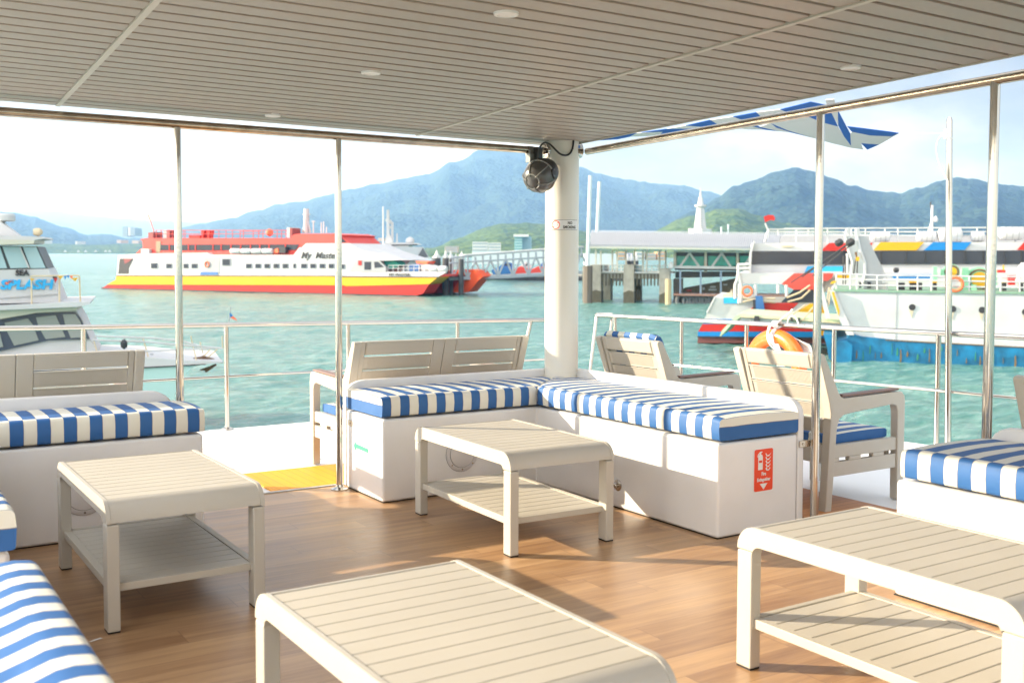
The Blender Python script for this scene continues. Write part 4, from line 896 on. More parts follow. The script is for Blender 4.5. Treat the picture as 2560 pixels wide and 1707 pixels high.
pile(1448, 1495, 598, 141.5, 'dark mooring pile standing before the orange far bow')
for i, (x, y0, w_) in enumerate(((1254, 518, 34), (1334, 522, 30), (1378, 524, 28), (1476, 528, 26), (1424, 545, 18))):
    P = Plane(wp(ZB(x - w_, 0)[0], 420), wp(ZB(x + w_, 0)[0], 420)); o = thing('marquee_tent', ['first', 'second', 'third', 'fifth', 'small fourth'][i] + ' white peaked marquee from the left behind the mooring piles', 'tent', P.xf((P.len / 2, 0, 0)), 'white peaked marquees on the shore', xf=ident)
    _, zt_ = P.loc(*ZB(x, y0)); _, ze_ = P.loc(*ZB(x, 582)); r = P.len / 2; m = MB(P.xf); m.lathe((r, 0, ze_), [(r * 1.25, 0), (r * .62, (zt_ - ze_) * .3), (r * .25, (zt_ - ze_) * .65), (.1, zt_ - ze_)], 4); m.build('roof', WH, o, smooth=0); m = MB(P.xf); m.lathe((r, 0, 0), [(r * 1.1, 0), (r * 1.1, ze_ - .02)], 4); m.build('wall', LG, o, smooth=0)
G_ = Ship('gangway', 'long grey steel truss gangway rising from the ferry to the pier', 'gangway', wp(ZB(1365, 0)[0], 142), wp(ZB(2560, 0)[0], 150))
for t, nm in ((0, 'truss_side'), (2.2, 'truss_side')):
    ln = [[(1365, 592), (1500, 570), (2560, 492)], [(1365, 634), (1500, 624), (2560, 562)], [(1365, 780), (1900, 762), (2560, 722)], [(1365, 768), (1900, 750), (2560, 708)]]
    for k in range(9):
        x = 1395 + k * 135; y1 = 590 - (x - 1365) * .077; y0 = 775 - (x - 1365) * .045
        ln += [[(x, y1), (x, y0)]]; ln += [[(x, y0), (x + 68, y1 + 38)], [(x + 68, y1 + 38), (x + 135, y0 - 6)]]; ln += [[(x + 68, y1), (x + 68, y1 + 40)]]
    S2 = G_; S2.tubes(nm, fm('truss_grey', (.34, .39, .44), .5), ZB, [[(a_, b_, t) for a_, b_ in l_] for l_ in ln], t, .14)
m = MB(G_.p.xf); q0 = G_.p.loc(*ZB(1365, 777)); q1 = G_.p.loc(*ZB(2560, 720)); m.prism([(q0[0], q0[1]), (q1[0], q1[1]), (q1[0], q1[1] + .25), (q0[0], q0[1] + .25)], 0, 2.2, 'y'); m.build('walkway', fm('truss_grey', (.34, .39, .44)), G_.root)
m = MB(G_.p.xf); q0 = G_.p.loc(*ZB(1500, 568)); q1 = G_.p.loc(*ZB(2560, 490)); m.prism([(q0[0], q0[1]), (q1[0], q1[1]), (q1[0], q1[1] + .15), (q0[0], q0[1] + .15)], -.1, 2.3, 'y'); m.build('roof', LG, G_.root)
Q = Ship('quay', 'low stone quay behind the gangway', 'quay', wp(1180, 218), wp(1700, 218))
Q.poly('quay_wall', CN, None, [(1208, 700), (1560, 700), (1560, 690), (1208, 686)], 0, 14); Q.poly('waterline_band', fm('pile_dark', (.06, .065, .07), .7), None, [(1208, 702), (1560, 702), (1560, 693), (1208, 693)], -.2, -.02)
for k in range(14): Q.poly('fender', BK, None, [(1215 + k * 24, 688), (1219 + k * 24, 688), (1219 + k * 24, 700), (1215 + k * 24, 700)], -.5, -.22)
for i, (x0, x1, c, lb_) in enumerate([(1232, 1300, 'boat_blue', 'blue boat moored at the quay seen through the gangway'), (1285, 1345, 'boat_red', 'red boat moored at the quay left of the white post'), (1330, 1420, 'boat_red', 'red boat moored at the quay behind the white post')]):
    bo = Ship('moored_boat', lb_, 'boat', wp(x0, 208 - i * 3), wp(x1, 208 - i * 3), 'boats moored along the quay'); cm = fm(c, (.02, .15, .4) if 'blue' in c else (.65, .05, .03))
    h_ = 683; bo.poly('hull', cm, None, [(x0, 686), (x1, 688), (x1 + 3, 676), (x1 - 20, 672), (x0 + 18, 666), (x0 - 4, 676)], 0, 5); bo.poly('deckhouse', WH if i == 1 else fm('stowage_blue', (.05, .16, .42)), None, [(x0 + 12, 672), (x1 - 14, 675), (x1 - 20, 658), (x0 + 30, 654)], .8, 4); bo.poly('window_band', DG, None, [(x0 + 28, 664), (x1 - 22, 665), (x1 - 24, 660), (x0 + 32, 659)], .7, .79)
# boathouse roof and the white patrol vessel behind the ferry
H_ = Ship('boathouse', 'pale grey gabled boathouse roof behind the red and yellow ferry', 'building', wp(870, 190), wp(1070, 190))
H_.poly('roof_front', RF, ZB, [(530, 480), (1130, 490), (1185, 585), (1060, 605), (900, 610), (700, 590), (540, 520)], 0, .6)
H_.poly('gable_end', fm('gable_dark', (.10, .11, .13)), ZB, [(1130, 498), (1178, 580), (1066, 600)], -.2, -.02)
H_.poly('eave_beam', LG, ZB, [(1060, 597), (1190, 578), (1192, 588), (1062, 610)], -.3, -.05); H_.poly('wall', GY, ZB, [(560, 520), (1060, 600), (1060, 760), (560, 760)], 1, 12)
V_ = Ship('patrol_vessel', 'white vessel with a tall mast behind the boathouse roof', 'ship', wp(930, 205), wp(1050, 205))
V_.poly('superstructure', WH, ZB, [(780, 490), (785, 455), (850, 448), (1060, 455), (1092, 468), (1000, 480), (1000, 530), (780, 530)], 0, 8)
V_.tubes('mast', WH, ZB, [[(818, 165), (818, 450)], [(798, 250), (850, 262)], [(822, 270), (858, 275)], [(858, 270), (858, 440)], [(826, 310), (852, 318)]], 3, .28); V_.poly('mast_base', WH, ZB, [(790, 455), (806, 385), (806, 160), (828, 160), (830, 370), (862, 440), (862, 458)], 2.5, 3.5)
V_.tubes('antenna', WH, ZB, [[(776, 130), (776, 470)], [(900, 370), (900, 455)], [(605, 455), (605, 480)], [(652, 458), (652, 485)], [(730, 456), (730, 480)]], 3, .16)
V_.poly('window_band', DG, ZB, [(840, 470), (1080, 466), (1085, 474), (840, 480)], -.1, -.02)
a, b = V_.p.loc(*ZB(1016, 432), 3); m = MB(V_.p.xf); m.lathe((a, 3, b - .8), [(.5, 0), (.9, .5), (.8, 1.1), (.2, 1.5)], 12); m.build('radar_dome', WH, V_.root)
# ---------------- far buildings
def block(lab, x0, x1, y0, y1, depth, mt, wm=None, nx=5, ny=3, nm='building'):
    bb = Ship(nm, lab, 'building', wp(x0, depth), wp(x1, depth), 'buildings on the far shore')
    bb.poly('wall', mt, None, [(x0, y1), (x1, y1), (x1, y0), (x0, y0)], 0, depth * .02)
    if wm:
        for j in range(ny):
            ya = y0 + (y1 - y0) * (j + .25) / ny; yb = y0 + (y1 - y0) * (j + .7) / ny
            bb.poly('window_band', wm, None, [(x0 + 1, yb), (x1 - 1, yb), (x1 - 1, ya), (x0 + 1, ya)], -.4, -.05)
    return bb
fw = fm('far_white', (.70, .68, .64), .7); fg = fm('far_teal', (.16, .36, .36), .3); fp_ = fm('far_pink', (.60, .45, .36), .7); fgl = fm('far_grey_glass', (.30, .36, .38), .4)
block('white block with a rounded roof right of the mooring cones', 1181, 1219, 605, 630, 900, fw, fgl); block('white block with a domed top beside the rounded white block', 1221, 1252, 607, 630, 950, fw, fgl)
block('tall teal glass tower block near the white post', 1286, 1306, 588, 630, 1000, fg, fm('far_teal_light', (.4, .58, .56)), ny=6); block('pale blue glass wing of the tower block', 1306, 1329, 592, 630, 1010, fm('far_blue', (.25, .38, .44)), None)
block('white cap storey on the teal tower block', 1284, 1322, 586, 592, 996, fw)
block('pinkish block behind the mooring cones', 1112, 1145, 616, 632, 800, fp_, fgl); block('grey twin tower block on the far left shore', 306, 318, 566, 592, 3000, fgl); block('white slab tower between the grey blocks on the far left shore', 320, 326, 567, 590, 3000, fw); block('grey block right of the white slab tower on the far left shore', 327, 337, 570, 590, 3000, fgl)
for i, (x, y, w_, lb_) in enumerate([(292, 603, 10, 'pinkish house on the far left shore'), (188, 606, 5, 'tiny white house on the far left shore'), (330, 604, 16, 'long pale house on the far left shore'), (96, 604, 12, 'cream house behind the white boat'), (890, 600, 14, 'pale house at the foot of the big mountain left'), (912, 602, 16, 'pinkish house at the foot of the big mountain'), (945, 598, 12, 'small house on the slope above the boathouse')]):
    block(lb_, x, x + w_, y - 3, y + 5, 2400 if i < 4 else 1500, fp_ if i % 2 == 0 else fw)
block('long white shed roof seen through the gangway', 1180, 1372, 628, 660, 330, fm('shed_white', (.60, .66, .68)))
cols = [fm('far_orange', (.7, .4, .2)), fm('far_lilac', (.45, .4, .6)), fw, fp_]
for i, (x0, x1) in enumerate([(1545, 1562), (1564, 1582), (1590, 1612), (1616, 1640), (1643, 1662)]):
    block(['orange', 'lilac', 'white', 'pink', 'second orange'][i] + ' shop front on the shore under the pier roof', x0, x1, 630 + (i % 2) * 3, 650, 500, cols[i % 4], fgl, ny=2)
block('pale shed under the left part of the pier roof', 1462, 1542, 634, 662, 300, fm('shed_white', (.60, .66, .68)))
for i, x in enumerate((1565, 1575, 1587)):
    o = Plane(wp(x, 200), wp(x + 8, 200)); oo = thing('cone_capped_pile', ['left', 'middle', 'right'][i] + ' white cone-capped pile of the three under the pier roof', 'pile', o.xf((.3, 0, 0)), 'white cone-capped piles under the pier roof', xf=ident)
    _, z1 = o.loc(x, 652); m = MB(o.xf); m.lathe((.3, 0, -1), [(.42, 0), (.42, z1 + 1)], 12); m.build('shaft', BK, oo); m = MB(o.xf); m.lathe((.3, 0, z1), [(.45, 0), (.45, .5), (.22, 1.0), (.05, 1.3)], 12); m.build('cone_cap', WH, oo)

# ---------------- covered pier
P_ = Ship('covered_pier', 'concrete pier with a long ribbed white roof and green glass walkway', 'pier', wp(1456, 124), wp(1900, 120))
q = P_.poly
for (x0, x1, xs, y0, yb, tf) in ((300, 400, 218, 872, 1235, 0), (622, 725, 793, 868, 1240, 0), (972, 1075, 1108, 905, 1262, 0)):
    c = q('pier_column', CN, ZD, [(x0, yb), (x1, yb), (x1, y0), (x0, y0)], 0, 2.6); q('tide_band', WET, ZD, [(x0 - 2, yb + 8), (x1 + 2, yb + 8), (x1 + 2, yb - 105), ((x0 + x1) / 2, yb - 120), (x0 - 2, yb - 96)], -.05, 2.65, c)
c = q('pier_column', CN, ZD, [(218, 1225), (262, 1225), (262, 890), (218, 890)], 1.5, 3.5)
q('pier_column', CN, ZD, [(402, 1215), (495, 1215), (495, 1000), (402, 1000)], 6, 9); q('pier_column', WET, ZD, [(735, 1225), (790, 1225), (790, 1000), (735, 1000)], 5, 8); q('pier_column', CN, ZD, [(1110, 1180), (1200, 1180), (1200, 1010), (1110, 1010)], 5, 8)
q('deck_beam', CN, ZD, [(395, 1003), (980, 1010), (980, 950), (395, 938)], .6, 9)
m = MB(P_.p.xf)
for k in range(17):
    a, b = P_.p.loc(*ZD(410 + k * 34, 952), .5); m.box(a, a + .18, .45, .6, b - 1.5, b - .1)
m.build('beam_slots', WET, P_.root)
q('deck_slab', LG, ZD, [(300, 946), (1110, 958), (1110, 946), (300, 936)], .3, 9.2)
for x in (350, 398, 512, 558, 645, 730, 812, 850, 976, 1035): q('roof_column', fm('column_white', (.68, .68, .62)), ZD, [(x - 7, 940), (x + 7, 940), (x + 7, 725), (x - 7, 725)], 1.5 if x in (398, 558, 850) else 4.5, 1.9 if x in (398, 558, 850) else 4.9)
S_ = P_; S_.tubes('deck_railing', LG, ZD, [[(300, 868), (1110, 880)], [(300, 905), (1110, 912)]] + [[(x, 866), (x, 940)] for x in range(300, 1110, 60)], .8, .05)
q('fire_point', RD, ZD, [(352, 928), (376, 928), (376, 872), (352, 872)], 2.4, 3); q('ticket_machine', GY, ZD, [(430, 930), (472, 930), (472, 872), (430, 872)], 2.6, 3.4); q('glass_screen', PB, ZD, [(730, 945), (800, 945), (800, 880), (730, 880)], 2.6, 2.7)
# ribbed roof: slopes from the near eave up to the ridge
r0 = P_.p.loc(*ZD(262, 690), -1.2); r1 = P_.p.loc(*ZD(3300, 742), -1.2); g0 = P_.p.loc(*ZD(312, 552), 6); g1 = P_.p.loc(*ZD(3300, 592), 6)
def roofpt(f, g): a = (r0[0] + (r1[0] - r0[0]) * f, -1.2, r0[1] + (r1[1] - r0[1]) * f); b = (g0[0] + (g1[0] - g0[0]) * f, 6, g0[1] + (g1[1] - g0[1]) * f); return tuple(a[i] + (b[i] - a[i]) * g for i in range(3))
m = MB(P_.p.xf); N = 150
for k in range(N):
    f0, f1 = k / N, (k + .55) / N; f2 = (k + 1) / N
    v = [roofpt(f0, 0), roofpt(f1, 0), roofpt(f1, 1), roofpt(f0, 1)]; v = [(x, y, z + .26) for x, y, z in v]; o = [(x, y, z - .3) for x, y, z in v]
    m.add(v + o, [(0, 1, 2, 3), (0, 4, 5, 1), (1, 5, 6, 2), (3, 7, 4, 0)])
    v = [roofpt(f1, 0), roofpt(f2, 0), roofpt(f2, 1), roofpt(f1, 1)]; m.add(v, [(0, 1, 2, 3)])
m.build('ribbed_roof', RF, P_.root, smooth=0)
m = MB(P_.p.xf)
v = [roofpt(0, 0), roofpt(1, 0), roofpt(1, 1), roofpt(0, 1)]; b_ = [(v[3][0], 13.2, v[0][2]), (v[2][0], 13.2, v[1][2])]
m.add([v[3], v[2], b_[1], b_[0]], [(0, 1, 2, 3)]); m.add([(v[0][0], -1.1, v[0][2] - .14), (v[1][0], -1.1, v[1][2] - .14), b_[1], b_[0]], [(0, 1, 2, 3)]); m.build('roof_soffit', BG, P_.root, smooth=0)
q('eave_gutter', fm('gutter', (.5, .52, .45)), ZD, [(262, 708), (1900, 728), (1900, 712), (262, 690)], -1.35, -1.21)
# glazed walkway
q('walkway_wall', fm('gable_dark', (.10, .11, .13)), ZD, [(1118, 890), (2300, 900), (2300, 745), (1118, 735)], 2.2, 8)
q('walkway_beam', LG, ZD, [(1118, 748), (2300, 760), (2300, 742), (1118, 730)], .8, 2.1)
for x0, x1 in ((1142, 1410), (1450, 1722), (1762, 2000)): q('glass_panel', TL, ZD, [(x0, 880), (x1, 884), (x1, 790), (x0, 783)], 2.0, 2.1)
for x in (1112, 1414, 1727): q('walkway_post', fm('post_tan', (.5, .47, .40)), ZD, [(x, 945 if x > 1112 else 905), (x + 26, 945 if x > 1112 else 905), (x + 26, 750), (x, 745)], 1.4, 1.95)
P_.tubes('bracing', LG, ZD, [[(1180, 885), (1270, 755)], [(1270, 755), (1360, 885)], [(1490, 888), (1585, 757)], [(1585, 757), (1672, 888)], [(1800, 890), (1880, 770)]], 1.2, .16)
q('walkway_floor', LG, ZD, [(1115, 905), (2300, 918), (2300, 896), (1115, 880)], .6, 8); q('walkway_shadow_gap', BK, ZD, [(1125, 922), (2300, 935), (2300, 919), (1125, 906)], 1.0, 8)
q('pier_end_cap', WH, ZD, [(1065, 903), (1100, 903), (1108, 880), (1095, 845), (1080, 840), (1068, 860)], -.2, .8)
for x in (1170, 1370, 1568): q('float_post', fm('post_blue', (.20, .28, .38)), ZD, [(x, 1162), (x + 17, 1162), (x + 17, 925), (x, 925)], .2, .6)
q('float_deck', fm('float_brown', (.30, .17, .13)), ZD, [(1108, 1172), (2300, 1190), (2300, 1172), (1108, 1155)], -1, 5); q('float_hull', fm('pile_dark', (.06, .065, .07), .7), ZD, [(1112, 1265), (2300, 1280), (2300, 1190), (1112, 1172)], 0, 5)
for k in range(6):
    a, b = P_.p.loc(*ZD(1200 + k * 62, 1220), -.2); m = MB(P_.p.xf); m.torus((a, -.25, b), .62, .24, (0, 1, 0), 18, 8); m.build('tyre_fender', fm('tyre_grey', (.12, .13, .14), .8), P_.root)
P2 = Ship('moored_barge', 'dark olive hull lying under the green glass walkway', 'boat', wp(1690, 128), wp(1850, 126))
P2.poly('hull', fm('olive_hull', (.16, .16, .11), .7, var=.3), ZD, [(1200, 1155), (1210, 1100), (1400, 1065), (1560, 1040), (1710, 1005), (1760, 1160)], 0, 4); P2.poly('sheer_band', GY, ZD, [(1130, 1000), (1750, 985), (1750, 935), (1130, 935)], 2, 3)
P2.rects('hull_fitting', fm('pale_glass2', (.45, .55, .58)), ZD, [(1470, 1078, 1525, 1095), (1455, 1108, 1535, 1122), (1395, 1092, 1418, 1115), (1600, 1058, 1640, 1072)], -.02, .06)
P2.rects('red_plate', PK, ZD, [(1240, 1115, 1290, 1128)], -.02, .06)
for x, lb_ in ((218, 'dark timber pile at the left end of the concrete pier'), (262, 'tall timber pile standing before the first pier column')):
    pass
def stick(nm, lab, cat, Z, x, y0, y1, r, depth, mt, lean=0, grp=None):
    px, pyb = Z(x, y1); px2, pyt = Z(x + lean, y0); o = thing(nm, lab, cat, wp(px, depth), grp, xf=ident)
    a = wp(px, depth, hz(px, pyb, depth)); b = wp(px2, depth, hz(px2, pyt, depth)); m = MB(ident); m.tube([a, b], r, 8); m.build('shaft', mt, o); return o
stick('timber_pile', 'dark timber pile before the first pier column', 'pile', ZD, 275, 880, 1245, .55, 121, fm('pile_brown', (.13, .11, .09), .8))
stick('timber_pile', 'pale timber pile at the right pier column', 'pile', ZD, 1065, 1010, 1268, .35, 119, fm('pile_tan', (.45, .36, .22), .8))
stick('flag_pole', 'taller bare flag pole just right of the white post', 'pole', ZD, 270, 0, 890, .22, 121, fm('pole_pale', (.55, .62, .66)), lean=22, grp='bare flag poles at the pier end')
stick('flag_pole', 'shorter bare flag pole at the pier end', 'pole', ZD, 362, 60, 545, .20, 124, fm('pole_pale', (.55, .62, .66)), lean=20, grp='bare flag poles at the pier end')
stick('lamp_mast', 'thin mast behind the pier roof, left of the pair', 'mast', ZD, 1578, 500, 570, .14, 160, fm('pole_pale', (.55, .62, .66))); stick('lamp_mast', 'thin taller mast behind the pier roof', 'mast', ZD, 1646, 475, 570, .14, 160, fm('pole_pale', (.55, .62, .66)))
# ---------------- white tower
T_ = Ship('white_tower', 'tapering white observation tower with a spire behind the pier roof', 'tower', wp(1725, 330), wp(1785, 330))
def ngon_tower(prof, nm, mt, n=8, c=None):
    a = sum(T_.p.loc(*ZD(1397, 500), 0)[:1]); m = MB(T_.p.xf); m.lathe((a, 4, 0), prof, n); return m.build(nm, mt, T_.root, smooth=0)
hh = lambda y: T_.p.loc(*ZD(1397, y), 4)[1]; sc_w = 330 / FPX / 3.92
ngon_tower([(115 * sc_w, hh(640)), (115 * sc_w, hh(545)), (118 * sc_w, hh(540)), (118 * sc_w, hh(518))], 'platform', WH)
ngon_tower([(62 * sc_w, hh(520)), (36 * sc_w, hh(312))], 'shaft', WH)
ngon_tower([(36 * sc_w, hh(316)), (58 * sc_w, hh(300)), (60 * sc_w, hh(286)), (50 * sc_w, hh(284))], 'gallery', WH)
ngon_tower([(32 * sc_w, hh(284)), (18 * sc_w, hh(212))], 'upper_shaft', WH)
ngon_tower([(14 * sc_w, hh(214)), (3 * sc_w, hh(112))], 'spire', WH)
for y in range(330, 510, 22):
    k = (y - 312) / 208; rr0 = (36 + 26 * k) * sc_w; a = T_.p.loc(*ZD(1397, 500), 0)[0]
    m = MB(T_.p.xf); m.box(a - rr0 * .28, a + rr0 * .28, 4 - rr0 - .15, 4 - rr0 * .9, hh(y + 9), hh(y)); m.build('window', GY, T_.root)

# ---------------- striped catamaran ferry at the right
C_ = Ship('striped_ferry', 'white catamaran ferry with red, yellow and blue diagonal stripes behind the landing craft', 'ferry', wp(1743, 68), wp(2560, 62.9))
c = C_.poly
c('lower_hull', MR, ZG, [(200, 1372), (210, 1300), (1700, 1300), (1720, 1372)], 0, 3.2); c('lower_hull', MR, ZE, [(290, 1400), (290, 1330), (2300, 1330), (2300, 1430)], .02, 3.2)
c('blue_band', BL, ZG, [(203, 1296), (208, 1238), (1600, 1238), (1700, 1250), (1690, 1312), (1500, 1305)], -.05, 3.2)
c('black_line', BK, ZG, [(200, 1306), (203, 1292), (1690, 1310), (1690, 1326)], -.09, -.052)
c('red_band', RD, ZG, [(209, 1238), (262, 1150), (1640, 1150), (1600, 1238)], -.06, 3.2)
c('yellow_patch', YL, ZG, [(1590, 1285), (1625, 1230), (1700, 1228), (1700, 1285)], -.12, -.08)
c('blue_line', BL, ZG, [(262, 1152), (282, 1096), (600, 1096), (640, 1152)], -.07, 3.2)
c('side_plating', LG, ZG, [(280, 1098), (330, 985), (390, 842), (500, 855), (505, 915), (668, 918), (668, 860), (840, 868), (845, 905), (1700, 905), (1700, 1152), (600, 1152)], -.03, 9)
c('red_stripe', RD, ZG, [(748, 1030), (845, 958), (845, 908), (1370, 908), (1225, 1048), (1000, 1048)], -.08, -.032); c('yellow_stripe', YL, ZG, [(1265, 1060), (1400, 980), (1500, 916), (1625, 916), (1700, 1090), (1500, 1075)], -.08, -.032)
c('bow_fender', WH, ZG, [(300, 1020), (395, 835), (410, 845), (318, 1028)], -.2, .1)
c('blue_locker', CY_, ZG, [(505, 850), (668, 850), (668, 915), (505, 915)], -.1, 1)
c('deck_cargo', TAN, ZG, [(490, 848), (495, 810), (570, 800), (590, 755), (608, 800), (615, 848)], .4, 2)
# superstructure
c('upper_cabin', WH, ZG, [(818, 565), (820, 225), (1640, 215), (1640, 570)], 1.0, 11); c('upper_cabin', WH, ZE, [(0, 800), (0, 522), (2500, 518), (2500, 800)], 1.05, 11)
c('window_band', DG, ZG, [(818, 465), (826, 314), (1640, 312), (1640, 466)], .92, .99); c('window_band', DG, ZE, [(200, 716), (200, 598), (2500, 590), (2500, 712)], .93, .99)
for x in (250, 520, 860, 1085, 1255, 1430, 1605, 1770, 1960, 2110): c('window_divider', BK, ZE, [(x, 714), (x + 7, 714), (x + 7, 596), (x, 596)], .88, .925)
c('cabin_end_frame', WH, ZG, [(790, 565), (792, 460), (800, 330), (850, 190), (862, 200), (826, 330), (818, 565)], .3, 1.5)
for nm_, mt_, pts in (('red_roof_stripe', RD, [(328, 595), (405, 525), (580, 525), (562, 595)]), ('red_roof_stripe', RD, [(760, 545), (768, 524), (792, 524), (772, 560)]), ('yellow_roof_stripe', YL, [(795, 592), (862, 518), (1248, 518), (1180, 592)]), ('blue_roof_stripe', BL, [(1245, 592), (1330, 518), (1672, 518), (1608, 588)]), ('red_roof_stripe', RD, [(2078, 588), (2140, 518), (2500, 518), (2500, 585)])):
    c(nm_, mt_, ZE, pts, .90, .985)
c('roof_light', TAN, ZG, [(1170, 250), (1305, 248), (1290, 265), (1190, 266)], .9, .985)
c('blue_panel', CY_, ZG, [(1435, 560), (1470, 487), (1885, 487), (1885, 560)], .9, .985)
c('main_deck_overhang', WH, ZG, [(665, 690), (680, 640), (670, 566), (1320, 566), (1320, 690)], .0, 10); c('red_canopy', PK, ZG, [(1172, 690), (1312, 572), (1640, 570), (1620, 755), (1312, 755)], -.15, .4)
c('red_canopy', PK, ZE, [(330, 862), (338, 796), (440, 796), (428, 835), (390, 862)], -.15, .4); c('yellow_panel', YL, ZE, [(475, 862), (478, 812), (585, 812), (585, 905), (490, 870)], -.12, .4)
c('lower_cabin', WH, ZE, [(300, 960), (300, 780), (2500, 790), (2500, 960)], .5, 10)
c('lower_window_band', DG, ZG, [(1168, 900), (1230, 840), (1312, 757), (1640, 757), (1640, 905)], -.1, .45)
c('blue_side_stripe', BL, ZE, [(960, 810), (1330, 810), (1330, 870), (990, 870)], .3, .49); c('red_side_stripe', RD, ZE, [(1990, 815), (2160, 815), (2120, 900), (2010, 900)], .3, .49)
C_.tubes('stern_frame', WH, ZG, [[(672, 470), (672, 565), (660, 640), (635, 700), (635, 860)], [(672, 565), (705, 720), (702, 910)], [(680, 690), (680, 915)], [(665, 470), (800, 465)], [(672, 515), (800, 512)], [(1225, 700), (1230, 830)], [(870, 700), (870, 830)], [(1130, 700), (1130, 800)]], -.1, .11)
C_.tubes('roof_railing', LG, ZG, [[(1010, 62), (1640, 60)], [(1010, 90), (1640, 90)]] + [[(x, 62), (x, 128)] for x in (1130, 1345, 1480, 1600)], 2, .05); C_.tubes('roof_railing', LG, ZE, [[(0, 398), (2200, 388)], [(0, 430), (2200, 425)], [(0, 460), (2200, 462)]] + [[(x, 398), (x, 520)] for x in (110, 388, 600, 726, 900, 1015, 1190, 1440, 1720, 1905, 2060)], 2, .05)
c('deck_lattice', GY, ZG, [(1150, 215), (1160, 140), (1640, 135), (1640, 215)], 6, 6.5); c('deck_lattice', GY, ZE, [(0, 518), (0, 462), (2500, 462), (2500, 518)], 6.02, 6.5)
C_.tubes('jackstaff', WH, ZG, [[(975, 205), (1005, 130)], [(1025, 70), (995, 140)]], 1.5, .10); C_.tubes('jackstaff', WH, ZG, [[(985, 0), (1018, 75)], [(985, -8), (985, 0)]], 1.5, .06)
c('flag', RD, ZD, [(1996, 400), (2040, 382), (2090, 385), (2108, 410), (2100, 438), (2060, 432), (2010, 455)], 1.4, 1.44)
for (x0, x1, y0, y1) in ((768, 948, 425, 515), (1178, 1360, 422, 515), (1368, 1590, 392, 525), (1660, 1790, 422, 515), (1915, 2140, 386, 500)): C_.can('life_raft', WH, ZE, x0, x1, y0, y1, 1.8)
for x in (570, 655): C_.tubes('davit', WH, ZE, [[(x - 20, 440), (x - 5, 400), (x, 460)]], 1.0, .2)
C_.tubes('mast', WH, ZE, [[(1320, 190, 5), (1318, 430, 5)], [(1290, 420, 5), (1318, 340, 5)], [(1320, 310, 5), (1355, 300, 5)]], 5, .09); C_.tubes('mast_light', BK, ZE, [[(1305, 160, 5), (1308, 215, 5)]], 5, .05); a, b = C_.p.loc(*ZE(1352, 290), 5); m = MB(C_.p.xf); m.lathe((a, 5, b - .35), [(.12, 0), (.16, .15), (.05, .4)], 10); m.build('radar_dome', WH, C_.root)
C_.ring('lifebuoy', ORG, ZG, 775, 775, .30, .075, -.2)
c('deck_machine', fm('machine_blue', (.03, .13, .35)), ZG, [(875, 990), (870, 830), (950, 830), (975, 985)], -.6, -.1); c('deck_machine', BK, ZG, [(842, 1020), (842, 870), (872, 870), (880, 1020)], -.5, -.1)
C_.tubes('mooring_rope', ROPE, ZG, [[(720, 850), (900, 880), (1100, 905)], [(1230, 850), (1380, 790), (1500, 705)], [(1240, 900), (1400, 855), (1500, 760)], [(720, 900), (900, 860), (1100, 860)]], -.4, .07)

# ---------------- landing craft in front
LC = Ship('landing_craft', 'grey-white landing craft with a rusty bright blue waterline and green winches', 'ship', wp(2085, 56.5), wp(2560, 53.6))
l = LC.poly
def ph(Z, pts, t=0): return [LC.p.loc(*Z(*a), t) for a in pts]
l('hull_side', LG, ZE, [(410, 950), (1000, 964), (2500, 982), (2500, 1470), (1560, 1425), (900, 1385), (640, 1372), (560, 1330), (500, 1200)], 0, 9)
l('stem_post', WH, ZE, [(405, 945), (455, 955), (520, 1110), (625, 1345), (560, 1345), (490, 1200)], -.25, .6); l('stem_stain', YL, ZE, [(425, 960), (445, 960), (495, 1130), (490, 1180), (462, 1090)], -.3, -.26)
l('stem_post', WH, ZE, [(312, 905), (340, 900), (412, 1195), (372, 1200)], 1.5, 2.1)
lo = l('lower_hull', CB, ZE, [(440, 1400), (560, 1375), (600, 1330), (700, 1358), (1000, 1388), (1560, 1425), (2500, 1475), (2500, 1640), (1500, 1625), (520, 1590), (470, 1545)], -.12, 8.9)
l('waterline_band', fm('waterline_black', (.04, .03, .025), .8), ZE, [(480, 1560), (530, 1592), (1500, 1625), (2500, 1645), (2500, 1690), (500, 1660)], -.2, -.125)
l('bow_bulge', CB, ZE, [(350, 1335), (440, 1340), (470, 1400), (560, 1395), (610, 1440), (600, 1590), (520, 1600), (400, 1560), (380, 1440)], -.5, 2.5)
l('deck_edge', fm('deck_edge_green', (.20, .33, .24)), ZE, [(440, 935), (1000, 948), (2500, 965), (2500, 985), (1000, 968), (440, 956)], -.08, 9)
l('bulwark_inner', LG, ZE, [(420, 945), (470, 840), (2500, 850), (2500, 975)], 8.0, 8.4)
random.seed(11)
for k, (x, y) in enumerate([(640, 1470), (760, 1440), (860, 1500), (960, 1430), (1090, 1490), (1240, 1450), (1350, 1500), (1400, 1470), (1540, 1500), (1700, 1490), (1740, 1540), (1860, 1530), (2050, 1520), (700, 1500), (810, 1490), (1000, 1470), (1030, 1500), (1180, 1520), (1290, 1490), (1450, 1530), (1620, 1540), (1800, 1500), (1950, 1545)]):
    hs_, ws_ = random.uniform(30, 110), random.uniform(4, 22); y += random.uniform(-20, 20)
    l('rust_streak', fm('algae_green', (.03, .20, .12), .8) if k % 2 else fm('rust', (.16, .11, .05), .9), ZE, [(x, y + hs_), (x + ws_ * .6, y + hs_ + 6), (x + ws_, y + hs_ * .6), (x + ws_ * .7, y - 10), (x + ws_ * .3, y)], -.15, -.122, lo)
l('rust_streak', fm('rust', (.30, .12, .03), .9), ZE, [(900, 1385), (1300, 1405), (2500, 1470), (2500, 1478), (1300, 1415), (900, 1392)], -.16, -.122, lo)
